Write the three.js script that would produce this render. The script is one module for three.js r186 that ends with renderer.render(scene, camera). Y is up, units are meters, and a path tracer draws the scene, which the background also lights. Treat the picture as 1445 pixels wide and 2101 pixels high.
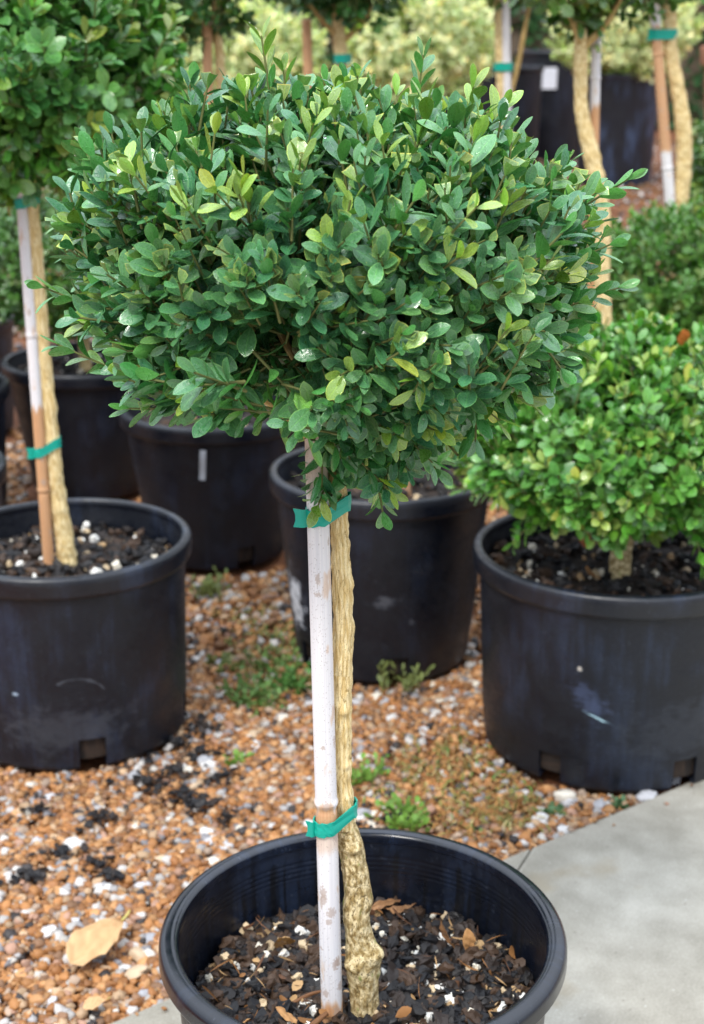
import * as THREE from 'three';
import { mergeGeometries, mergeVertices } from 'three/addons/utils/BufferGeometryUtils.js';
import { Brush, Evaluator, SUBTRACTION } from 'three-bvh-csg';
import { createNoise2D, createNoise3D } from 'simplex-noise';

// ---------------------------------------------------------------- camera, sky, sun, exposure
const scene = new THREE.Scene();
const camera = new THREE.PerspectiveCamera(37.44, 704 / 1024, 0.05, 200);
camera.position.set(0, 0.905, 0);
camera.rotation.set(-18.1 * Math.PI / 180, 0, 0);
camera.focus = 0.93;
camera.userData.fStop = 11;

const SKY_W = 64, SKY_H = 32, skyData = new Float32Array(SKY_W * SKY_H * 4);
for (let j = 0; j < SKY_H; j++) {
  const e = Math.max(0, Math.sin(((j + 0.5) / SKY_H - 0.5) * Math.PI));          // overcast: zenith brighter than the horizon
  const l = 0.38 + 1.25 * e;
  for (let i = 0; i < SKY_W; i++) skyData.set([l * 0.90, l * 0.985, l * 1.12, 1], (j * SKY_W + i) * 4);
}
const sky = new THREE.DataTexture(skyData, SKY_W, SKY_H, THREE.RGBAFormat, THREE.FloatType);
sky.mapping = THREE.EquirectangularReflectionMapping; sky.magFilter = THREE.LinearFilter; sky.needsUpdate = true;
scene.background = sky; scene.environment = sky;

const sun = new THREE.DirectionalLight(new THREE.Color(1.0, 0.95, 0.87), 1.5);
sun.name = 'sun'; sun.position.set(-2.2, 6, 2.4); sun.target.position.set(0, 0.3, -1.6); sun.shadow.radius = 24;
sun.castShadow = true; sun.shadow.mapSize.set(2048, 2048);
Object.assign(sun.shadow.camera, { left: -4, right: 4, top: 4, bottom: -8, near: 0.5, far: 30 });
scene.add(sun, sun.target);

const renderer = new THREE.WebGLRenderer({ antialias: true });
renderer.toneMapping = THREE.LinearToneMapping;
renderer.toneMappingExposure = 1.72;
renderer.shadowMap.enabled = true;

// ---------------------------------------------------------------- helpers
const rngOf = (s) => () => { s = (s + 0x6d2b79f5) | 0; let t = Math.imul(s ^ (s >>> 15), 1 | s); t = (t + Math.imul(t ^ (t >>> 7), 61 | t)) ^ t; return ((t ^ (t >>> 14)) >>> 0) / 4294967296; };
const n2 = createNoise2D(rngOf(11)), n3 = createNoise3D(rngOf(12));
const fbm2 = (x, y, o = 4) => { let s = 0, a = 0.5; for (let k = 0; k < o; k++) { s += a * n2(x, y); x *= 2.03; y *= 2.03; a *= 0.5; } return s; };
const V = (x, y, z) => new THREE.Vector3(x, y, z);
const clamp = (x, a = 0, b = 1) => Math.min(b, Math.max(a, x));
const mix = (a, b, t) => a + (b - a) * t;
const smooth = (a, b, x) => { const t = clamp((x - a) / (b - a)); return t * t * (3 - 2 * t); };
const mix3 = (a, b, t) => [mix(a[0], b[0], t), mix(a[1], b[1], t), mix(a[2], b[2], t)];
const UPV = V(0, 1, 0), dim = (c, k) => c.map((x) => x * k);
const taken = {};
function numbered(name) { const k = taken[name] = (taken[name] ?? -1) + 1; return k ? `${name}_${String(k).padStart(3, '0')}` : name; }
function tag(o, label, category, group, kind) {
  o.userData.label = label; if (category) o.userData.category = category;
  if (group) o.userData.group = group;
  if (kind) o.userData.kind = kind;
  return o;
}
function part(name, geo, m, parent) {
  const o = new THREE.Mesh(geo, m); o.name = name; o.castShadow = o.receiveShadow = true; parent.add(o); return o;
}
function group(name, parent, p) { const g = new THREE.Group(); g.name = parent === scene ? numbered(name) : name; if (p) g.position.copy(p); parent.add(g); return g; }
function top(name, geo, m) { return part(numbered(name), geo, m, scene); }
function instanced(name, geo, m, list, parent, kind = 'stuff') {
  const o = new THREE.InstancedMesh(geo, m, list.length); o.name = name; o.castShadow = o.receiveShadow = true;
  const c = new THREE.Color();
  list.forEach((r, i) => { o.setMatrixAt(i, r.m); o.setColorAt(i, c.setRGB(...r.c)); });
  o.userData.kind = kind; parent.add(o); return o;
}
function tex(w, h, f, srgb = true, wrap = THREE.RepeatWrapping) {          // f(u, v) -> [r, g, b] 0..255 or one number
  const d = new Uint8Array(w * h * 4);
  for (let j = 0; j < h; j++) for (let i = 0; i < w; i++) {
    const c = f((i + 0.5) / w, (j + 0.5) / h), o = (j * w + i) * 4;
    if (typeof c === 'number') d[o] = d[o + 1] = d[o + 2] = clamp(c, 0, 255); else { d[o] = clamp(c[0], 0, 255); d[o + 1] = clamp(c[1], 0, 255); d[o + 2] = clamp(c[2], 0, 255); }
    d[o + 3] = 255;
  }
  const t = new THREE.DataTexture(d, w, h); t.magFilter = THREE.LinearFilter; t.wrapS = t.wrapT = wrap;
  if (srgb) t.colorSpace = THREE.SRGBColorSpace;
  t.needsUpdate = true; return t;
}
const mat = (o) => new THREE.MeshPhysicalMaterial({ side: THREE.DoubleSide, ...o });
const lin = (r, g, b) => new THREE.Color().setRGB(r, g, b);

// ---------------------------------------------------------------- leaves
// columns of the leaf texture: upper face, underside, upper face of a clipped leaf
const leafRnd = rngOf(5), wetSpots = [];
for (let k = 0; k < 70; k++) wetSpots.push([leafRnd(), leafRnd(), 0.012 + 0.03 * leafRnd() ** 2]);
const leafMap = tex(384, 256, (u, v) => {
  const col = Math.floor(u * 3), s = ((u * 3) % 1 - 0.5) / 0.48, a = Math.abs(s);
  const mott = 1 + 0.22 * fbm2(u * 22, v * 9) + 0.1 * n2(u * 90, v * 40);
  const vein = Math.max(0, 1 - a / 0.07), side = Math.max(0, Math.sin((v * 2.2 + a * 0.55) * 26)) ** 6 * 0.10;
  if (col === 1) { const e = smooth(0.9, 0.99, a); const b = mix3([166, 184, 142], [190, 202, 152], vein); return mix3(b.map((x) => x * (0.93 + 0.07 * mott)), [232, 214, 170], e); }
  let c = [160, 162, 160].map((x) => x * Math.sqrt(Math.max(0.2, mott + side)));
  c = mix3(c, [206, 206, 172], vein * 0.8);
  c = mix3(c, [250, 226, 190], smooth(0.86, 0.97, a) * 0.8);
  c = mix3(c, [250, 226, 190], smooth(0.95, 0.99, v) * 0.5);
  if (col === 2) c = mix3(c, [255, 208, 190], smooth(0.93, 0.965, v));
  return c;
});
const wet = (u, v) => { let h = 0; const cu = (u * 3) % 1; for (const [x, y, r] of wetSpots) { const d = Math.hypot((cu - x) * 0.55, v - y) / r; if (d < 1) h = Math.max(h, Math.sqrt(1 - d * d)); } return h; };
const leafRough = tex(384, 256, (u, v) => { const w = smooth(0.05, 0.35, fbm2(u * 7 + 3, v * 3.2, 3) + 0.08); return mix(104, 30, Math.max(w, wet(u, v))); }, false);
const leafBump = tex(384, 256, (u, v) => { const a = Math.abs(((u * 3) % 1 - 0.5) / 0.48); return 90 - 60 * Math.max(0, 1 - a / 0.09) + 10 * n2(u * 60, v * 30) + 110 * wet(u, v); }, false);
const leafLook = (c) => mat({ color: c, map: leafMap, roughnessMap: leafRough, roughness: 1, bumpMap: leafBump, bumpScale: 0.0003, specularIntensity: 1, ior: 1.72 });
const leafWhite = leafLook(lin(1, 1, 1));
const dryMat = mat({ roughness: 0.6, specularIntensity: 0.5 });
const leafDull = mat({ map: leafMap, roughness: 0.55, specularIntensity: 0.6 });

const STEPS = { 3: [0, 0.45, 0.85, 1], 4: [0, 0.3, 0.62, 0.88, 1], 7: [0, 0.12, 0.32, 0.54, 0.74, 0.89, 0.97, 1] };
function leafGeo({ nl = 7, nw = 4, wide = 0.5, fold = 0.18, curl = 0.12, cut = 0, twist = 0, thick = 0.012 }) {
  const pos = [], uv = [], idx = [];
  for (const side of [0, 1]) {
    const base = pos.length / 3;
    for (let i = 0; i <= nl; i++) {
      const t0 = STEPS[nl] && !cut ? STEPS[nl][i] : i / nl, t = cut ? t0 * cut : t0;
      const w = wide * 0.5 * Math.max(0.05, 2.2 * Math.pow(t, 0.88) * Math.pow(Math.max(0, 1 - t ** 1.9), 0.76));
      const ang = curl * t * 2, y = curl ? Math.sin(ang) / (curl * 2) : t, zc = curl ? -(1 - Math.cos(ang)) / (curl * 2) : 0;
      for (let j = 0; j <= nw; j++) {
        const s = j / nw * 2 - 1, x = s * w, tw = twist * (t - 0.3);
        const z = zc + fold * Math.abs(x) * (1 - 0.3 * t) + (side ? -thick : 0) * (1 - Math.abs(s) * 0.8);
        pos.push(x * Math.cos(tw) - z * Math.sin(tw) * 0.3, y, z + x * Math.sin(tw));
        const col = side ? 1 : cut ? 2 : 0;
        uv.push((col + 0.5 + s * 0.48) / 3, clamp(t0, 0.01, 0.99));
      }
    }
    for (let i = 0; i < nl; i++) for (let j = 0; j < nw; j++) {
      const a = base + i * (nw + 1) + j, b = a + 1, c = a + nw + 1, d = c + 1;
      if (side) idx.push(a, c, b, b, c, d); else idx.push(a, b, c, b, d, c);
    }
  }
  const g = new THREE.BufferGeometry();
  g.setAttribute('position', new THREE.Float32BufferAttribute(pos, 3)); g.setAttribute('uv', new THREE.Float32BufferAttribute(uv, 2));
  g.setIndex(idx); g.computeVertexNormals(); return g;
}
const LEAVES = [
  leafGeo({ fold: 0.24, curl: 0.10, wide: 0.45 }), leafGeo({ fold: 0.14, curl: 0.26, wide: 0.50, twist: 0.3 }), leafGeo({ fold: 0.34, curl: -0.12, wide: 0.43, twist: -0.25 }),
  leafGeo({ nl: 4, fold: 0.45, curl: 0.06, cut: 0.62, wide: 0.58 }),
];
const SMALL = [
  leafGeo({ nl: 4, nw: 2, fold: 0.25, curl: 0.15, wide: 0.58 }), leafGeo({ nl: 4, nw: 2, fold: 0.15, curl: 0.35, wide: 0.62, twist: 0.3 }), leafGeo({ nl: 4, nw: 2, fold: 0.3, curl: -0.1, wide: 0.54 }),
  leafGeo({ nl: 3, nw: 2, fold: 0.4, curl: 0.06, cut: 0.62, wide: 0.58 }),
];

function stemGeo(list, sides = 4) {                                          // [[a, b, ra, rb], ...] as one geometry of thin tapered stems
  const pos = [], idx = [], nor = [], t = V(), p = V(), q = V();
  for (const [a, b, ra, rb] of list) {
    t.subVectors(b, a).normalize(); p.crossVectors(t, Math.abs(t.y) > 0.9 ? V(1, 0, 0) : UPV).normalize(); q.crossVectors(t, p);
    const o = pos.length / 3;
    for (const [c, r] of [[a, ra], [b, rb]]) for (let k = 0; k < sides; k++) {
      const an = k / sides * 6.2832, nx = p.x * Math.cos(an) + q.x * Math.sin(an), ny = p.y * Math.cos(an) + q.y * Math.sin(an), nz = p.z * Math.cos(an) + q.z * Math.sin(an);
      pos.push(c.x + nx * r, c.y + ny * r, c.z + nz * r); nor.push(nx, ny, nz);
    }
    for (let k = 0; k < sides; k++) { const k2 = (k + 1) % sides; idx.push(o + k, o + k2, o + sides + k, o + k2, o + sides + k2, o + sides + k); }
  }
  const g = new THREE.BufferGeometry();
  g.setAttribute('position', new THREE.Float32BufferAttribute(pos, 3)); g.setAttribute('normal', new THREE.Float32BufferAttribute(nor, 3)); g.setIndex(idx); return g;
}

// one leafy shoot: pairs of opposite leaves, each pair turned a quarter against the last
function shoot(out, rnd, tip, dir, { len, pairs, leaf, tint, lime, limeTint, clip = 0, bend = 0.1, spread = 1 }) {
  const d = dir.clone().normalize(), a = V().crossVectors(d, Math.abs(d.y) > 0.9 ? V(1, 0, 0) : UPV).normalize(), b = V().crossVectors(d, a);
  const base = tip.clone().addScaledVector(d, -len).addScaledVector(UPV, -bend * len * 0.4);
  const turn0 = rnd() * 3.14, X = V(), Y = V(), Z = V(), p = V(), at = V();
  out.stems.push([base, tip.clone(), leaf * 0.055, leaf * 0.03]);
  for (let k = 0; k < pairs; k++) {
    const t = (k + 0.8) / pairs, turn = turn0 + k * 1.5708 + (rnd() - 0.5) * 0.5, last = k === pairs - 1;
    at.lerpVectors(base, tip, t);
    for (const s of [1, -1]) {
      p.copy(a).multiplyScalar(Math.cos(turn) * s).addScaledVector(b, Math.sin(turn) * s);
      const al = spread * mix(1.0, last ? 0.36 : 0.58, t) + (rnd() - 0.5) * 0.35;
      Y.copy(d).multiplyScalar(Math.cos(al)).addScaledVector(p, Math.sin(al));
      Z.copy(d).multiplyScalar(Math.sin(al)).addScaledVector(p, -Math.cos(al));
      Y.x += (rnd() - 0.5) * 0.2; Y.y += (rnd() - 0.5) * 0.2; Y.z += (rnd() - 0.5) * 0.2; Y.normalize();
      Z.addScaledVector(UPV, 0.22); Z.addScaledVector(Y, -Z.dot(Y)).normalize(); X.crossVectors(Y, Z);
      const young = lime && t > 0.62, size = leaf * (last ? (young ? 0.8 : 0.72) : mix(0.85, 1.1, rnd())) * (0.9 + 0.2 * rnd());
      const wd = size * (0.85 + 0.3 * rnd()), cutIt = clip && t > 0.45 && rnd() < clip * (last ? 1 : 0.5);
      const m = new THREE.Matrix4().makeBasis(X.clone().multiplyScalar(wd), Y.clone().multiplyScalar(size), Z.clone().multiplyScalar(size));
      m.setPosition(at.x + p.x * leaf * 0.04, at.y + p.y * leaf * 0.04, at.z + p.z * leaf * 0.04);
      const tt = young ? limeTint : cutIt ? mix3(tint, [0.60, 0.88, 0.22], 0.5) : tint, j = 0.78 + 0.44 * rnd(), yel = rnd() < 0.08 ? 0.32 : rnd() * 0.1;
      const c = [tt[0] * j * (1 + yel * 1.6), tt[1] * j * (1 + yel * 0.3), tt[2] * j * (1 - yel * 0.5)];
      out.leaves.push({ m, c, v: cutIt ? 3 : Math.floor(rnd() * 3), z: Z.clone(), size });
    }
  }
}
const DROP = new THREE.IcosahedronGeometry(1, 2), dropMat = mat({ color: lin(1, 1, 1), transmission: 1, thickness: 0.001, ior: 1.33, roughness: 0.02 });
// crown: profile [[height, radius], ...] of its outline round an axis; shoots stand on that outline and on shells inside it
function crown(parent, name, o) {
  const rnd = rngOf(o.seed), out = { leaves: [], stems: [] }, prof = o.profile, w = [];
  let sum = 0;
  for (let k = 0; k < prof.length - 1; k++) { const [h0, r0] = prof[k], [h1, r1] = prof[k + 1]; sum += (r0 + r1 + 0.004) * Math.hypot(h1 - h0, r1 - r0); w.push(sum); }
  const shells = o.shells ?? [[1, 1], [0.78, 0.55], [0.55, 0.3]];
  for (const [shell, share] of shells) for (let k = 0; k < o.shoots * share; k++) {
    const pick = rnd() * sum, s = w.findIndex((x) => x >= pick), [h0, r0] = prof[s], [h1, r1] = prof[s + 1], t = rnd();
    const an = rnd() * 6.2832, h = mix(h0, h1, t), mid = mix(prof[0][0], prof[prof.length - 1][0], 0.5);
    let r = mix(r0, r1, t) * shell; const hh = mid + (h - mid) * shell;
    const sl = Math.hypot(h1 - h0, r1 - r0), nr = (h1 - h0) / sl, nh = -(r1 - r0) / sl;
    const nrm = V(Math.cos(an) * nr, nh, Math.sin(an) * nr);
    const cx = o.lean ? o.lean * (hh - mid) : 0;
    const p = V(o.c[0] + cx + Math.cos(an) * r, hh, o.c[1] + Math.sin(an) * r);
    const lump = (o.lump ?? 0.012) * (n3(p.x * o.freq, p.y * o.freq, p.z * o.freq) * 1.2 + (rnd() - 0.5) * 1.3);
    p.addScaledVector(nrm, lump);
    if (o.hollow) for (const [hx, hy, hz, hr, deep] of o.hollow) { const q = Math.hypot(p.x - hx, p.y - hy, p.z - hz) / hr; if (q < 1) p.addScaledVector(nrm, -deep * (1 - q * q)); }
    if (o.void && o.void.some(([a, b, q]) => { const A = V(...a), d = V(...b).sub(A), k = clamp(p.clone().sub(A).dot(d) / d.lengthSq()); return A.addScaledVector(d, k).distanceTo(p) < q; })) continue;
    const d = nrm.clone().multiplyScalar(0.8).addScaledVector(UPV, o.rise ?? 0.4); d.x += (rnd() - 0.5) * 0.9; d.y += (rnd() - 0.5) * 0.6; d.z += (rnd() - 0.5) * 0.9;
    const lime = shell === 1 && rnd() < (o.limeShare ?? 0.12);
    if (lime) p.addScaledVector(d.normalize(), 0.3 * o.leaf);
    shoot(out, rnd, p, d, { len: o.len * (0.75 + 0.5 * rnd()), pairs: o.pairs, leaf: o.leaf * (0.85 + 0.3 * rnd()), tint: mix3(o.tints[0], o.tints[1], rnd()), lime, limeTint: o.lime, clip: lime ? 0 : (o.clip ?? 0) * (nh > -0.2 ? 1 : 0.2) });
  }
  for (const s of o.sprigs ?? []) {
    const tip = V(...s.tip), d = V(...s.dir).normalize();
    shoot(out, rnd, tip, d, { len: s.len, pairs: s.pairs, leaf: s.leaf ?? o.leaf, tint: s.tint ?? o.tints[1], lime: s.lime ?? false, limeTint: o.lime, bend: s.bend ?? 0.2, spread: s.spread ?? 1 });
  }
  const g = group(name, parent), geos = o.fine ? LEAVES : SMALL, glossy = o.dull ? leafDull : leafWhite;
  // the leaves that show largest are meshes of their own
  let own = new Set();
  if (o.parts) {
    const cell = new Map(), p = V(), e = V().copy(camera.position);
    out.leaves.forEach((l, i) => {
      p.setFromMatrixPosition(l.m).add(parent.position); const dist = p.distanceTo(e), face = Math.abs(l.z.dot(p.clone().sub(e).normalize()));
      const s = p.clone().project(camera); if (Math.abs(s.x) > 0.99 || Math.abs(s.y) > 0.99) return;
      const key = Math.round(s.x * o.cells) + ',' + Math.round(s.y * o.cells * 1.45), score = (l.size / dist) * (0.35 + face);
      const had = cell.get(key); if (!had || dist < had[1] - 0.006) cell.set(key, [i, dist, score]);
    });
    own = new Set([...cell.values()].sort((a, b) => b[2] - a[2]).slice(0, o.parts).map((x) => x[0]));
  }
  const looks = o.parts ? partLooks(o) : null;
  const rest = [[], [], [], []];
  out.leaves.forEach((l, i) => {
    if (!own.has(i)) { rest[l.v].push(l); return; }
    let best = 0, bd = 1e9; looks.forEach((m, k) => { const d = (m.color.r - l.c[0]) ** 2 * 2 + (m.color.g - l.c[1]) ** 2; if (d < bd) { bd = d; best = k; } });
    const leaf = part('leaf', geos[l.v], looks[best], g); leaf.applyMatrix4(l.m);
  });
  rest.forEach((list, v) => { if (list.length) instanced('foliage', geos[v], glossy, list, g); });
  if (o.drops) {                                                                // rain drops standing on the leaves
    const list = [], p = V(), x = V(), y = V(), z = V();
    for (let k = 0; k < o.drops; k++) {
      const l = out.leaves[Math.floor(rnd() * out.leaves.length)]; l.m.extractBasis(x, y, z); if (z.y < 0.1 * l.size || l.v === 3) { continue; }
      const t = 0.25 + 0.6 * rnd(), u = (rnd() - 0.5) * 0.3, r = 0.0004 + 0.0007 * rnd() ** 2;
      p.setFromMatrixPosition(l.m).addScaledVector(y, t).addScaledVector(x, u).addScaledVector(z, 0.2 * Math.abs(u) - 0.1 * t * t);
      z.normalize(); list.push({ m: trs(p.clone().addScaledVector(z, r * 0.35), new THREE.Quaternion().setFromUnitVectors(UPV, z), V(r, r * 0.7, r)), c: [1, 1, 1] });
    }
    instanced('water_drops', DROP, dropMat, list, g);
  }
  const st = part('twigs', stemGeo(out.stems), o.twig ?? twigMat, g); st.userData.kind = 'stuff';
  return g;
}
function partLooks(o) {
  const [a, b] = o.tints, c = [];
  for (const t of [mix3(a, b, 0.15), mix3(a, b, 0.5), mix3(a, b, 0.85)]) for (const j of [0.82, 1, 1.18]) c.push(t.map((x) => x * j));
  for (const j of [0.85, 1.1]) c.push(o.lime.map((x) => x * j));
  c.push([b[0] * 1.5, b[1] * 1.1, b[2] * 0.85]);
  return c.map((x) => leafLook(lin(...x)));
}
camera.updateMatrixWorld(true); camera.matrixWorldInverse.copy(camera.matrixWorld).invert();

// ---------------------------------------------------------------- surfaces
const twigMat = mat({ color: lin(0.16, 0.17, 0.05), roughness: 0.7 });
const barkMap = tex(256, 512, (u, v) => {
  const furrow = fbm2(u * 14, v * 5, 4), fleck = n2(u * 70, v * 90), crack = Math.abs(n2(u * 9 + 0.5 * fbm2(v * 6, u * 3), v * 2.4));
  let c = mix3([204, 172, 110], [248, 228, 178], clamp(0.55 + 1.2 * furrow));
  c = mix3(c, [140, 110, 54], smooth(0.06, 0.01, crack) * 0.6);
  c = mix3(c, [92, 68, 40], smooth(0.55, 0.85, fleck) * 0.55);
  return c;
});
const barkRoughMap = tex(256, 512, (u, v) => {                                    // lumpy lower bark with mossy patches
  const f = fbm2(u * 10, v * 14, 5), moss = fbm2(u * 5 + 9, v * 4 + 2, 4);
  let c = mix3([150, 126, 80], [240, 222, 180], clamp(0.55 + 1.2 * f));
  c = mix3(c, [112, 126, 52], smooth(0.34, 0.6, moss) * 0.75);
  return mix3(c, [70, 52, 34], smooth(0.5, 0.75, n2(u * 44, v * 60)) * 0.75);
});
const barkBump = tex(256, 512, (u, v) => 128 + 70 * fbm2(u * 12, v * 8, 5) - 80 * smooth(0.12, 0.0, Math.abs(n2(u * 9 + 0.5 * fbm2(v * 6, u * 3), v * 2.4))), false);
const barkMat = mat({ map: barkMap, bumpMap: barkBump, bumpScale: 0.0016, roughness: 0.72, specularIntensity: 0.5 });
const barkLow = mat({ map: barkRoughMap, color: lin(0.96, 0.94, 0.88), bumpMap: barkBump, bumpScale: 0.003, roughness: 0.85, specularIntensity: 0.5 });
const branchMat = mat({ map: barkMap, bumpMap: barkBump, bumpScale: 0.001, color: lin(0.75, 0.66, 0.5), roughness: 0.75 });

function barkTube(pts, radii, { rough = 0.1, freq = 60, rings = 70, seg = 20, seed = 0, knots = [] } = {}) {
  const curve = new THREE.CatmullRomCurve3(pts, false, 'catmullrom', 0.5), fr = curve.computeFrenetFrames(rings, false), pos = [], uv = [], idx = [], L = curve.getLength();
  const rad = (t) => { const x = t * (radii.length - 1), k = Math.min(radii.length - 2, Math.floor(x)); return mix(radii[k], radii[k + 1], smooth(0, 1, x - k)); };
  for (let i = 0; i <= rings; i++) {
    const t = i / rings, c = curve.getPoint(t), r0 = rad(t);
    for (let j = 0; j <= seg; j++) {
      const a = j / seg * 6.28319, ca = Math.cos(a), sa = Math.sin(a);
      const dx = fr.normals[i].x * ca + fr.binormals[i].x * sa, dy = fr.normals[i].y * ca + fr.binormals[i].y * sa, dz = fr.normals[i].z * ca + fr.binormals[i].z * sa;
      let r = r0 * (1 + rough * (0.7 * n3(dx * 0.9 + seed, c.y * freq, dz * 0.9) + 0.5 * n3(dx * 2.6 + seed, c.y * freq * 2.2, dz * 2.6)));
      for (const [kt, ka, ks, kh] of knots) { const q = ((t - kt) * L / ks) ** 2, w = Math.max(0, dx * Math.cos(ka) + dz * Math.sin(ka)); r += kh * Math.exp(-q * 3) * w ** 3; }
      pos.push(c.x + dx * r, c.y + dy * r, c.z + dz * r); uv.push(j / seg, t * L / 0.12);
    }
  }
  for (let i = 0; i < rings; i++) for (let j = 0; j < seg; j++) { const a = i * (seg + 1) + j, b = a + seg + 1; idx.push(a, a + 1, b, a + 1, b + 1, b); }
  for (const [row, flip] of [[0, true], [rings, false]]) {                      // end caps
    const c = curve.getPoint(row / rings), o = pos.length / 3; pos.push(c.x, c.y, c.z); uv.push(0.5, 0.5);
    for (let j = 0; j < seg; j++) { const a = row * (seg + 1) + j; flip ? idx.push(o, a + 1, a) : idx.push(o, a, a + 1); }
  }
  const g = new THREE.BufferGeometry(); g.setAttribute('position', new THREE.Float32BufferAttribute(pos, 3)); g.setAttribute('uv', new THREE.Float32BufferAttribute(uv, 2));
  g.setIndex(idx); g.computeVertexNormals();
  const n = g.attributes.normal; for (let i = 0; i <= rings; i++) { const a = i * (seg + 1), b = a + seg; const x = V(n.getX(a) + n.getX(b), n.getY(a) + n.getY(b), n.getZ(a) + n.getZ(b)).normalize(); for (const k of [a, b]) n.setXYZ(k, x.x, x.y, x.z); }
  return g;
}

// bamboo canes: weathered white bloom over tan cane; brown where the bloom has gone
function caneTexture(seed, bands) {                                             // bands [[v0, v1, amount of brown]]
  const rn = rngOf(seed), marks = []; for (let k = 0; k < 42; k++) marks.push([rn(), rn() * 0.28 + (k % 3 ? 0 : rn() * 0.7), 0.02 + rn() * 0.05, 0.002 + rn() * 0.008]);
  return tex(128, 1024, (u, v) => {
    const grain = n2(u * 40 + seed, v * 3), spec = n2(u * 60, v * 330 + seed);
    let c = mix3([214, 211, 214], [234, 230, 229], 0.5 + 0.5 * grain);
    let b = smooth(0.34, 0.6, fbm2(u * 2.0 + seed, v * 9, 4)) * 0.4;
    for (const [v0, v1, q] of bands) b = Math.max(b, q * smooth(v0 - 0.012, v0 + 0.006, v + 0.006 * n2(u * 6, seed)) * (1 - smooth(v1 - 0.006, v1 + 0.012, v + 0.012 * n2(u * 5, seed + 4))));
    c = mix3(c, mix3([190, 134, 92], [206, 162, 118], 0.5 + 0.5 * grain), b);
    c = mix3(c, [112, 96, 88], smooth(0.80, 0.92, spec) * 0.8);
    for (const [mu, mv, mw, mh] of marks) if (Math.hypot((u - mu) / mw, (v - mv) / mh) + 0.5 * n2(u * 30, v * 200) < 1) c = mix3(c, [176, 156, 144], 0.6);
    return c;
  }, true, THREE.ClampToEdgeWrapping);
}
function caneGeo(len, r, nodes, taper = 0.9) {
  const p = [[0.0001, 0], [r * 0.9, 0.0005]], N = 140;
  for (let k = 1; k < N; k++) {
    const y = k / N * len; let rr = r * mix(1, taper, k / N);
    for (const n of nodes) { const d = y - n; rr += r * (0.13 * Math.exp(-(((d - 0.0015) / 0.0025) ** 2)) - 0.07 * Math.exp(-(((d + 0.004) / 0.002) ** 2))); }
    p.push([rr, y]);
  }
  for (const n of nodes) for (let k = -6; k <= 6; k++) { const y = n + k * 0.0012; if (y > 0 && y < len) { const d = y - n; p.push([r * mix(1, taper, y / len) + r * (0.13 * Math.exp(-(((d - 0.0015) / 0.0025) ** 2)) - 0.07 * Math.exp(-(((d + 0.004) / 0.002) ** 2))), y]); } }
  p.sort((a, b) => a[1] - b[1]); p.push([r * taper * 0.95, len], [0.0001, len]);
  const g = new THREE.LatheGeometry(p.map(([x, y]) => new THREE.Vector2(x, y)), 24, Math.PI), uv = g.attributes.uv, ps = g.attributes.position;
  for (let i = 0; i < uv.count; i++) uv.setY(i, clamp(ps.getY(i) / len, 0.001, 0.999));
  return g;
}
function cane(parent, a, b, r, nodes, map, taper) {
  const o = part('stake', caneGeo(a.distanceTo(b), r, nodes, taper), mat({ map, roughness: 0.5, specularIntensity: 0.6 }), parent);
  o.position.copy(a); o.quaternion.setFromUnitVectors(UPV, b.clone().sub(a).normalize()); return o;
}
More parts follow.
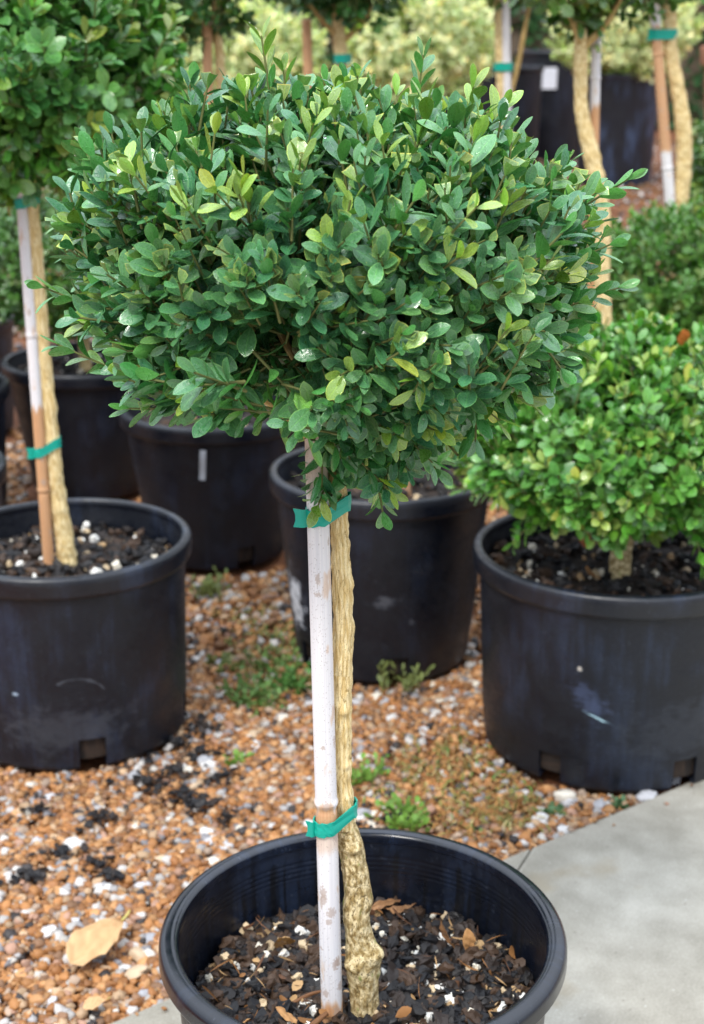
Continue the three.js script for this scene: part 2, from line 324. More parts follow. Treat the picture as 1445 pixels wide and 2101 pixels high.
// plastic tie: a ribbon round cane and stem, with a short free end
const tieMat = mat({ color: lin(0.004, 0.36, 0.27), roughness: 0.32, specularIntensity: 0.9 });
function tie(parent, a, ra, b, rb, wide, tail = 0, slant = 0) {
  const dir = Math.atan2(b.z - a.z, b.x - a.x), pts = [], D = Math.hypot(b.x - a.x, b.z - a.z), off = Math.acos(clamp((ra - rb) / D, -1, 1));
  for (let k = 0; k <= 14; k++) { const t = dir + off + (2 * Math.PI - 2 * off) * k / 14; pts.push([a.x + Math.cos(t) * (ra + 0.0006), a.z + Math.sin(t) * (ra + 0.0006), a.y]); }
  for (let k = 0; k <= 14; k++) { const t = dir - off + 2 * off * k / 14; pts.push([b.x + Math.cos(t) * (rb + 0.0007), b.z + Math.sin(t) * (rb + 0.0007), b.y]); }
  const pos = [], idx = [], n = pts.length, T = 0.0007, TS = [[0, -0.5], [0, 0.5], [T, 0.5], [T, 0.25], [T, 0], [T, -0.25], [T, -0.5]], NS = TS.length;
  const cx = (a.x + b.x) / 2, cz = (a.z + b.z) / 2;
  pts.forEach(([x, z, y], i) => {
    const ox = x - cx, oz = z - cz, l = Math.hypot(ox, oz), wob = 0.0006 * Math.sin(i * 1.7);
    for (const [e, f] of TS) { const cr = e ? 0.0006 * n3(x * 260, f * 2.5 + y * 9, z * 260) + 0.0003 : 0; pos.push(x + ox / l * (e + cr), y + f * (wide + wob) + 0.0007 * n2(i * 0.55, f + y * 30) + slant * ox, z + oz / l * (e + cr)); }
  });
  for (let i = 0; i < n; i++) { const o = i * NS, q = ((i + 1) % n) * NS; for (let k = 0; k < NS; k++) { const k2 = (k + 1) % NS; idx.push(o + k, o + k2, q + k, o + k2, q + k2, q + k); } }
  const geo = new THREE.BufferGeometry(); geo.setAttribute('position', new THREE.Float32BufferAttribute(pos, 3)); geo.setIndex(idx); geo.computeVertexNormals();
  const list = [geo.toNonIndexed()]; list[0].computeVertexNormals();
  if (tail) {
    const tg = new THREE.BoxGeometry(tail, wide * 1.06, 0.0007, 6, 3, 1), p = tg.attributes.position;
    for (let i = 0; i < p.count; i++) { const u = p.getX(i) / tail + 0.5, v = p.getY(i) / wide; p.setXYZ(i, p.getX(i) - (u < 0.05 ? 0.002 * Math.abs(v) * 2 : 0), p.getY(i) * (1 + 0.12 * (1 - u)), p.getZ(i) + 0.0022 * Math.sin(u * 3) + 0.0016 * v * (1 - u)); }
    tg.computeVertexNormals(); tg.translate(a.x - ra - tail * 0.42, a.y + slant * (a.x - ra - cx), a.z + ra * 0.45); list.push(tg.toNonIndexed());
  }
  for (const g of list) g.deleteAttribute('uv');
  return part('tie', mergeGeometries(list), tieMat, parent);
}

// ---------------------------------------------------------------- pots
function potTexture(seed, marks, dust = 0.5) {                                  // u round the pot (0.5 faces +z), v up
  return tex(1024, 512, (u, v) => {
    const cu = Math.cos(u * 6.2832) * 2, su = Math.sin(u * 6.2832) * 2;
    const cloud = n3(cu * 0.9 + seed, v * 1.6, su * 0.9) * 0.6 + n3(cu * 2.4, v * 4 + seed, su * 2.4) * 0.3 + n3(cu * 8, v * 9, su * 8 + seed) * 0.15;
    const streak = n3(cu * 9, v * 0.7 + seed, su * 9), fine = n3(cu * 40, v * 50, su * 40), speck = n3(cu * 26 + 5, v * 40 + seed, su * 26);
    let q = dust * smooth(-0.15, 0.75, cloud + 0.2 * streak + 0.12 * fine);
    let c = mix3([9, 14, 25], [42, 54, 76], q);
    c = c.map((x) => x * (1 + 0.10 * fine));
    c = mix3(c, [96, 98, 104], smooth(0.8, 0.93, speck) * 0.5);
    for (const m of marks) c = m(c, u, v, fbm2(u * 36 + seed, v * 12, 4) * 1.6, n2(u * 26, v * 90));
    return c;
  });
}
const smudge = (mu, mv, ru, rv, col, amt, tilt = 0) => (c, u, v, a, b) => { const du = u - mu, dv = v - mv, x = du * Math.cos(tilt) * 3 + dv * Math.sin(tilt), y = -du * 3 * Math.sin(tilt) + dv * Math.cos(tilt); const d = Math.hypot(x / ru, y / rv); return mix3(c, col, amt * smooth(1, 0.3, d + 0.35 * a + 0.2 * b)); };
const arcMark = (mu, mv, r, a0, a1, wd, col, amt) => (c, u, v, a) => { const x = (u - mu) * 3, y = v - mv, an = Math.atan2(y, x), d = Math.abs(Math.hypot(x, y) - r); return an > a0 && an < a1 ? mix3(c, col, amt * smooth(wd, wd * 0.2, d + wd * 0.5 * a)) : c; };
const potRough = tex(512, 256, (u, v) => 122 + 46 * fbm2(u * 12, v * 6) + 26 * n2(u * 60, v * 60), false);
const csg = new Evaluator(); csg.useGroups = false; csg.attributes = ['position', 'normal', 'uv'];

function lathe(p, seg = 96) { return new THREE.LatheGeometry(p.map(([x, y]) => new THREE.Vector2(x, y)), seg, Math.PI); }
function roundProfile(p, r = 0.002, n = 3) {                                     // rounds each inner corner of an open outline
  const out = [p[0]];
  for (let i = 1; i < p.length - 1; i++) {
    const [ax, ay] = p[i - 1], [bx, by] = p[i], [cx, cy] = p[i + 1], la = Math.hypot(ax - bx, ay - by), lc = Math.hypot(cx - bx, cy - by), q = Math.min(r, la * 0.45, lc * 0.45);
    const s = [bx + (ax - bx) / la * q, by + (ay - by) / la * q], e = [bx + (cx - bx) / lc * q, by + (cy - by) / lc * q];
    for (let k = 0; k <= n; k++) { const t = k / n; out.push([(1 - t) ** 2 * s[0] + 2 * t * (1 - t) * bx + t * t * e[0], (1 - t) ** 2 * s[1] + 2 * t * (1 - t) * by + t * t * e[1]]); }
  }
  out.push(p[p.length - 1]); return out;
}
function pot(parent, { R, Rb, h, map, notches = [], band = true, rough = 0.55 }) {
  const g = group('pot', parent), wallR = R - (band ? 0.009 : 0.0105);
  const m = mat({ map, roughnessMap: potRough, roughness: rough * 1.8, specularIntensity: 0.9, ior: 1.55 });
  const rings = []; if (!band) for (let k = 0; k < 5; k++) { const y = h - 0.020 - k * 0.0045; rings.push([wallR - 0.003, y], [wallR - 0.0037, y - 0.0012], [wallR - 0.003, y - 0.0024]); }
  const outline = [[0.0005, 0.003], [Rb - 0.012, 0.003], [Rb - 0.008, 0], [Rb - 0.002, 0], [Rb, 0.006], [mix(Rb, wallR, 0.16), h * 0.16], [mix(Rb, wallR, 0.165) + 0.0012, h * 0.17], [wallR, h - 0.010], [wallR - 0.001, h - 0.006], [wallR - 0.0028, h - 0.006], ...rings, [Rb - 0.004, 0.007], [0.0005, 0.007]];
  let wall = lathe(outline);
  const uv = wall.attributes.uv, ps = wall.attributes.position; for (let i = 0; i < uv.count; i++) uv.setY(i, ps.getY(i) / h);
  if (notches.length) {
    let b = new Brush(wall, m); b.updateMatrixWorld();
    for (const [a, wd, hi] of notches) {
      const c = new Brush(new THREE.BoxGeometry(wd, hi + 0.02, 0.06), m); c.position.set(Math.sin(a) * Rb, hi / 2 - 0.01, Math.cos(a) * Rb); c.rotation.y = a; c.updateMatrixWorld();
      b = csg.evaluate(b, c, SUBTRACTION); b.updateMatrixWorld();
    }
    wall = b.geometry;
  }
  part('wall', wall, m, g);
  const rim = band
    ? [[wallR - 0.004, h - 0.006], [wallR - 0.003, h - 0.001], [wallR + 0.003, h], [R - 0.001, h - 0.003], [R, h - 0.009], [R - 0.001, h - 0.026], [R - 0.004, h - 0.030], [wallR - 0.0005, h - 0.031], [wallR - 0.004, h - 0.006]]
    : [[wallR - 0.0045, h - 0.009], [wallR - 0.004, h - 0.002], [wallR + 0.001, h], [R - 0.003, h - 0.0015], [R, h - 0.005], [R + 0.0004, h - 0.016], [R - 0.002, h - 0.0175], [R - 0.004, h - 0.016], [R - 0.0045, h - 0.007], [wallR + 0.0004, h - 0.007], [wallR - 0.0045, h - 0.009]];
  const rg = lathe(roundProfile(rim, 0.0022), 128), ru = rg.attributes.uv, rp = rg.attributes.position; for (let i = 0; i < ru.count; i++) ru.setY(i, rp.getY(i) / h);
  part('rim', rg, mat({ map, roughnessMap: potRough, roughness: band ? rough * 1.5 : 0.45, specularIntensity: 1, ior: 1.6 }), g);
  return g;
}
const soilMap = tex(256, 256, (u, v) => { const f = fbm2(u * 14, v * 14, 4), g = n2(u * 90, v * 90); return mix3(mix3([22, 17, 15], [52, 38, 28], clamp(0.5 + f)), [120, 96, 70], smooth(0.75, 0.95, g) * 0.6); });
const soilMat = mat({ map: soilMap, roughness: 0.85 });
function soilGeo(r, y, rBottom, yBottom, bump = 0.006) {
  const pos = [], idx = [], uv = [], N = 40, M = 14;
  for (let i = 0; i <= M; i++) for (let j = 0; j <= N; j++) { const a = j / N * 6.28319, q = r * i / M, x = Math.sin(a) * q, z = Math.cos(a) * q; pos.push(x, y + bump * fbm2(x * 18, z * 18, 3) * 2 , z); uv.push(x * 6, z * 6); }
  for (let j = 0; j <= N; j++) { const a = j / N * 6.28319; pos.push(Math.sin(a) * rBottom, yBottom, Math.cos(a) * rBottom); uv.push(j / N * 5, 1); }
  for (let i = 0; i <= M; i++) for (let j = 0; j < N; j++) { const a = i * (N + 1) + j, b = a + N + 1; idx.push(a, b, a + 1, a + 1, b, b + 1); }
  const g = new THREE.BufferGeometry(); g.setAttribute('position', new THREE.Float32BufferAttribute(pos, 3)); g.setAttribute('uv', new THREE.Float32BufferAttribute(uv, 2)); g.setIndex(idx); g.computeVertexNormals(); return g;
}
// bits of bark, perlite and stones: lumps with facets or rounded
function lump(seed, detail, rough, facets) {
  let g = new THREE.IcosahedronGeometry(1, detail); g.deleteAttribute('uv'); g.deleteAttribute('normal'); g = mergeVertices(g, 1e-4);
  const p = g.attributes.position, v = V();
  for (let i = 0; i < p.count; i++) { v.fromBufferAttribute(p, i); const k = 1 + rough * n3(v.x * 1.1 + seed * 7, v.y * 1.1, v.z * 1.1) + rough * 0.5 * n3(v.x * 2.6, v.y * 2.6 + seed * 3, v.z * 2.6); p.setXYZ(i, v.x * k, v.y * k, v.z * k); }
  if (facets) g = g.toNonIndexed();
  g.computeVertexNormals(); return g;
}
const PEBBLES = [lump(1, 1, 0.28), lump(2, 1, 0.35), lump(3, 1, 0.22), lump(4, 1, 0.4)], BIGPEBBLES = [lump(5, 2, 0.3), lump(6, 2, 0.38), lump(7, 2, 0.26)], CHIPS = [lump(11, 1, 0.45, true), lump(12, 1, 0.5, true), lump(13, 1, 0.4, true)];
const stoneMat = mat({ roughness: 0.5, specularIntensity: 0.6 }), chipMat = mat({ roughness: 0.55, specularIntensity: 0.7 });
const trs = (p, q, s) => new THREE.Matrix4().compose(p, q, s);
const anyTurn = (rnd, tiltMost) => new THREE.Quaternion().setFromEuler(new THREE.Euler((rnd() - 0.5) * 2 * tiltMost, rnd() * 6.28, (rnd() - 0.5) * 2 * tiltMost, 'YXZ'));
const BARK = [[0.010, 0.010, 0.012], [0.017, 0.015, 0.015], [0.028, 0.019, 0.015], [0.06, 0.034, 0.02]], PERLITE = [[0.72, 0.66, 0.54], [0.8, 0.78, 0.72], [0.55, 0.42, 0.26], [0.42, 0.27, 0.13]];
const chipLooks = BARK.map((c) => mat({ color: lin(...c), roughness: 0.5, specularIntensity: 0.7 })), perliteLooks = PERLITE.map((c) => mat({ color: lin(...c), roughness: 0.8 }));
function soil(parent, r, y, rBottom, seed, n, own, size = 1) {
  const rnd = rngOf(seed), g = part('soil', soilGeo(r, y, rBottom, 0.012), soilMat, parent), chips = [], bits = [];
  for (let k = 0; k < n; k++) {
    const a = rnd() * 6.2832, q = r * 0.985 * Math.sqrt(rnd()), x = Math.sin(a) * q, z = Math.cos(a) * q, yy = y + 0.012 * fbm2(x * 18, z * 18, 3), white = rnd() < 0.2;
    const s = white ? (0.0013 + 0.0042 * rnd() ** 3) * size : (0.0028 + 0.0075 * rnd() ** 2.4) * size;
    const sc = white ? V(s, s * 0.8, s * (0.8 + 0.4 * rnd())) : V(s, s * (0.3 + 0.3 * rnd()), s * (0.3 + 0.45 * rnd()));
    const p = V(x, yy + sc.y * 0.55 + 0.003 * rnd(), z), qn = anyTurn(rnd, white ? 3 : 0.8), pal = white ? PERLITE : BARK, ci = Math.floor(rnd() * 4);
    if (k < own) {
      const b = part(white ? 'perlite' : 'bark_chip', CHIPS[k % 3], (white ? perliteLooks : chipLooks)[ci], g); b.applyMatrix4(trs(p, qn, sc.multiplyScalar(1.35)));
    } else (white ? bits : chips).push({ m: trs(p, qn, sc), c: dim(pal[ci], 0.8 + 0.4 * rnd()) });
  }
  if (own > 100) { const scraps = []; for (let k = 0; k < 150; k++) { const a = rnd() * 6.2832, q = r * 0.97 * Math.sqrt(rnd()), x = Math.sin(a) * q, z = Math.cos(a) * q, s = 0.004 + 0.011 * rnd() ** 2, thin = rnd() < 0.55; scraps.push({ m: trs(V(x, y + 0.010 + 0.012 * fbm2(x * 18, z * 18, 3) + 0.004 * rnd(), z), anyTurn(rnd, 1.6), V(s * (thin ? 0.25 : 0.9), s * (thin ? 2 : 1), s)), c: dim([[0.30, 0.14, 0.05], [0.13, 0.06, 0.03], [0.42, 0.26, 0.12]][k % 3], 0.6 + 0.7 * rnd()) }); } instanced('dry_scraps', SMALL[1], dryMat, scraps, g); }
  instanced('bark_mulch', CHIPS[0], chipMat, chips, g); instanced('perlite_grit', CHIPS[1], chipMat, bits, g);
  return g;
}

// ---------------------------------------------------------------- ground: gravel bed and concrete slabs
const EDGE = { x: 0.443, z: -1.704, nx: 0.592, nz: 0.806 };                      // the slabs' edge; n points to the slabs
const onSlab = (x, z) => (x - EDGE.x) * EDGE.nx + (z - EDGE.z) * EDGE.nz;
const bedMap = tex(512, 512, (u, v) => {
  const f = n2(u * 60, v * 60), g = n2(u * 130 + 4, v * 130), k = fbm2(u * 6, v * 6, 3);
  let c = mix3([84, 46, 22], [140, 84, 44], clamp(0.5 + 0.5 * f + 0.4 * k));
  c = mix3(c, [176, 164, 152], smooth(0.6, 0.9, g) * 0.8); return mix3(c, [44, 34, 30], smooth(0.55, 0.9, n2(u * 90, v * 90 + 9)) * 0.7);
});
bedMap.repeat.set(1.4, 1.4);
const bedGeo = new THREE.PlaneGeometry(60, 60, 1, 1); bedGeo.rotateX(-Math.PI / 2);
{ const uv = bedGeo.attributes.uv; for (let i = 0; i < uv.count; i++) uv.setXY(i, uv.getX(i) * 60, uv.getY(i) * 60); }
const ground = top('ground', bedGeo, mat({ map: bedMap, roughness: 0.9 })); ground.position.set(0, -0.014, -18);
tag(ground, 'orange brown gravel bed under the nursery pots', null, null, 'structure');

const concreteMap = tex(1024, 1024, (u, v) => {
  const big = fbm2(u * 3, v * 3, 4), mid = fbm2(u * 16, v * 16, 4), fine = n2(u * 260, v * 260), gr = n2(u * 470, v * 470);
  const b = 152 + 22 * big + 16 * mid + 8 * fine + 7 * gr; let c = [b + 5, b, b - 12];
  c = mix3(c, [205, 202, 195], smooth(0.86, 0.95, n2(u * 150 + 7, v * 150)) * 0.7); c = mix3(c, [112, 104, 94], smooth(0.86, 0.96, n2(u * 110, v * 110 + 3)) * 0.55);
  return mix3(c, [138, 124, 100], smooth(0.2, 0.55, fbm2(u * 5 + 8, v * 5, 4)) * 0.4);
});
const concreteBump = tex(512, 512, (u, v) => 128 + 40 * n2(u * 160, v * 160) + 40 * n2(u * 70, v * 70), false);
const concrete = mat({ map: concreteMap, bumpMap: concreteBump, bumpScale: 0.0007, roughness: 0.62, specularIntensity: 0.5 });
function slab(points, label) {
  const s = new THREE.Shape(points.map(([x, z]) => new THREE.Vector2(x, -z)));
  const g = new THREE.ExtrudeGeometry(s, { depth: 0.09, bevelEnabled: true, bevelThickness: 0.004, bevelSize: 0.004, bevelSegments: 3, steps: 1 });
  g.rotateX(-Math.PI / 2); g.translate(0, -0.094, 0);
  const o = top('concrete_slab', g, concrete); tag(o, label, null, null, 'structure'); return o;
}
{
  const ex = 0.806, ez = -0.592, B = [0.205, -1.528], P = (k) => [EDGE.x + ex * k, EDGE.z + ez * k];
  slab([[B[0] + 0.006, B[1] - 0.001], P(3), [P(3)[0] + 2, P(3)[1] + 3], [1.5, 1.2], [-0.60, 0.30]], 'grey concrete slab with smooth worn surface beside the gravel');
  slab([[B[0] - 0.004, B[1] + 0.004], [-0.612, 0.31], [-1.5, 1.2], [-3, 1], P(-3.2)], 'grey concrete slab beyond the joint, under the near pot');
}

// pots on the ground: [x, z, radius of base], kept free of gravel
const FEET = [[-0.376, -1.863, 0.15], [0.342, -1.822, 0.165], [0.045, -2.105, 0.128], [-0.24, -2.56, 0.145], [-0.53, -2.95, 0.145], [-0.69, -2.19, 0.145], [0.39, -2.34, 0.14]];
const PATCHES = [[0.128, -1.70, 0.110, 0.16, 3400, 0.12], [0.185, -1.62, 0.06, 0.07, 700, 0.1], [-0.115, -2.06, 0.085, 0.18, 2400, 0.45], [-0.165, -2.24, 0.06, 0.07, 400, 0.3]];                                                     // dry moss and litter between the pots
const inPatch = (x, z) => Math.min(...PATCHES.map(([a, b, u, v]) => ((x - a) / u) ** 2 + ((z - b) / v) ** 2));
const DIRT = [[-0.30, -1.60, 0.03], [-0.225, -1.72, 0.04], [-0.20, -1.77, 0.03], [-0.36, -1.47, 0.025], [-0.15, -1.60, 0.02], [-0.38, -1.62, 0.02], [-0.17, -1.70, 0.025], [-0.235, -1.80, 0.05], [-0.255, -1.69, 0.045], [-0.21, -1.655, 0.035], [-0.29, -1.50, 0.032], [-0.335, -1.52, 0.022], [-0.27, -1.475, 0.02], [-0.205, -1.85, 0.03], [-0.19, -1.63, 0.03], [0.02, -1.56, 0.03], [0.045, -1.60, 0.03]];
const GRAVEL = [[[0.40, 0.18, 0.062], 8], [[0.48, 0.25, 0.105], 7], [[0.30, 0.13, 0.046], 7], [[0.48, 0.32, 0.19], 3], [[0.40, 0.29, 0.21], 2.5], [[0.24, 0.13, 0.07], 5], [[0.38, 0.36, 0.35], 1.0], [[0.24, 0.23, 0.24], 1.4], [[0.56, 0.52, 0.46], 0.6], [[0.05, 0.042, 0.04], 2.0], [[0.38, 0.22, 0.15], 2.5]];
const gravelSum = GRAVEL.reduce((s, x) => s + x[1], 0);
const gravelColor = (rnd) => { let k = rnd() * gravelSum; for (const [c, w] of GRAVEL) { if ((k -= w) <= 0) { return dim(c, 0.66 + 0.5 * rnd()); } } return GRAVEL[0][0]; };
{
  const rnd = rngOf(77), lists = [[], [], [], []];
  const strew = (n, z0, z1, s0, s1) => {
    for (let k = 0; k < n; k++) {
      const z = mix(z0, z1, rnd()), x = (rnd() * 2 - 1) * (0.285 * -z + 0.42);
      const slabBy = onSlab(x, z); if (slabBy > -0.004 && !(slabBy < 0.03 && rnd() < 0.012)) continue;
      if (FEET.some(([a, b, r]) => Math.hypot(x - a, z - b) < r - 0.006)) continue;
      const dirt = DIRT.some(([a, b, r]) => Math.hypot(x - a, z - b) < r * (0.3 + 0.6 * rnd())), patch = inPatch(x, z) < 1 && rnd() < 0.75;
      if (patch && rnd() < 0.6) continue;
      if (dirt && rnd() < 0.6) continue;
      const s = mix(s0, s1, rnd() ** 2.6), sc = V(s * (0.85 + 0.5 * rnd()), s * (0.5 + 0.3 * rnd()), s * (0.75 + 0.3 * rnd()));
      lists[k % 4].push({ m: trs(V(x, -0.014 + sc.y * (0.4 + 0.9 * rnd()) + 0.003 * (1 + n2(x * 9, z * 9)) + (slabBy > 0 ? 0.012 : 0), z), anyTurn(rnd, 0.7), sc), c: s > 0.0062 && rnd() < 0.15 ? dim([0.50, 0.47, 0.44], 0.7 + 0.5 * rnd()) : z < -3.3 ? dim(gravelColor(rnd), 0.62) : gravelColor(rnd) });
    }
  };
  strew(132000, -1.10, -2.05, 0.0017, 0.0068); strew(46000, -2.05, -3.3, 0.003, 0.009); strew(26000, -3.3, -12.5, 0.006, 0.016);
  const g = group('gravel', scene); tag(g, 'loose orange, tan and grey pea gravel covering the bed', null, null, 'stuff');
  lists.forEach((l, k) => instanced('stones', PEBBLES[k], stoneMat, l, g));
  // larger stones that can be told apart
  const bigLooks = [[0.62, 0.60, 0.58], [0.50, 0.49, 0.50], [0.70, 0.64, 0.54], [0.56, 0.42, 0.28], [0.36, 0.36, 0.38], [0.55, 0.30, 0.14]].map((c) => mat({ color: lin(...c), roughness: 0.55, specularIntensity: 0.6 }));
  for (let k = 0, made = 0; made < 190 && k < 3000; k++) {
    const z = mix(-1.2, -2.1, rnd() ** 0.8), x = (rnd() * 2 - 1) * 0.25 * -z; if (onSlab(x, z) > -0.012 || FEET.some(([a, b, r]) => Math.hypot(x - a, z - b) < r + 0.004) || inPatch(x, z) < 0.8) continue;
    const s = 0.0052 + 0.006 * rnd() ** 2.2, b = part('pebble', BIGPEBBLES[made % 3], bigLooks[Math.floor(rnd() ** 1.3 * 6)], ground);
    b.applyMatrix4(trs(V(x, 0.0035 + s * 0.35, z + 18), anyTurn(rnd, 0.5), V(s * (0.95 + 0.5 * rnd()), s * (0.5 + 0.2 * rnd()), s * (0.8 + 0.2 * rnd())))); made++;
  }
  const stones = [[0.262, -1.655, 0.0125, 2], [0.225, -1.60, 0.009, 0], [0.30, -1.635, 0.009, 4], [0.36, -1.655, 0.011, 1], [0.435, -1.725, 0.009, 2], [0.405, -1.70, 0.008, 4], [0.25, -1.575, 0.008, 0]];
  for (const [x, z, s, c] of stones) part('pebble', BIGPEBBLES[c % 3], bigLooks[c], ground).applyMatrix4(trs(V(x, 0.006 + s * 0.4, z + 18), anyTurn(rnd, 0.4), V(s * 1.2, s * 0.7, s)));
  // dark bark lying in clumps on the gravel
  const bark = []; for (const [x, z, r] of DIRT) for (let k = 0; k < 62 * r / 0.04; k++) { const a = rnd() * 6.28, q = r * 1.7 * rnd() * (0.55 + 0.75 * n2(Math.cos(a) * 1.6 + x * 40, Math.sin(a) * 1.6)), s = 0.0018 + 0.0075 * rnd() ** 3; bark.push({ m: trs(V(x + Math.cos(a) * q, -0.004 + 0.008 * rnd(), z + Math.sin(a) * q * 0.8), anyTurn(rnd, 0.6), V(s, s * 0.3, s * 0.6)), c: BARK[Math.floor(rnd() * 3)] }); }
  tag(instanced('bark_litter', CHIPS[2], chipMat, bark, scene), 'black bark crumbs scattered in clumps over the gravel', null, null, 'stuff');
  // dry moss, straw and litter
  const straw = [], blade = leafGeo({ nl: 3, nw: 2, wide: 0.22, fold: 0.3, curl: 0.5 });
  for (const [px, pz, pu, pv, count, green] of PATCHES) for (let k = 0; k < count; k++) {
    const a = rnd() * 6.28, q = Math.sqrt(rnd()) * (0.85 + 0.4 * n2(Math.cos(a) * 2 + px * 9, Math.sin(a) * 2)), x = px + Math.cos(a) * q * pu, z = pz + Math.sin(a) * q * pv;
    if (onSlab(x, z) > -0.006 || FEET.some(([a2, b2, r]) => Math.hypot(x - a2, z - b2) < r) || fbm2(x * 26, z * 26, 3) < -0.14) continue;
    const s = 0.004 + 0.012 * rnd() ** 1.5, t = rnd() + 0.3 * n2(x * 14 + 3, z * 14), m = trs(V(x, -0.009 + 0.012 * rnd(), z), new THREE.Quaternion().setFromEuler(new THREE.Euler(-1.5 + (rnd() - 0.5) * 0.9, 0, rnd() * 6.28, 'YXZ')).premultiply(new THREE.Quaternion().setFromAxisAngle(UPV, rnd() * 6.28)), V(s, s, s));
    straw.push({ m, c: rnd() < green ? [0.10, 0.20, 0.045] : t < 0.4 ? [0.38, 0.20, 0.06] : t < 0.72 ? [0.20, 0.19, 0.05] : t < 0.88 ? [0.44, 0.36, 0.16] : [0.24, 0.11, 0.03] });
  }
  tag(instanced('dry_litter', blade, dryMat, straw, scene), 'dry straw coloured moss and litter matted between the black pots', null, null, 'stuff');
}

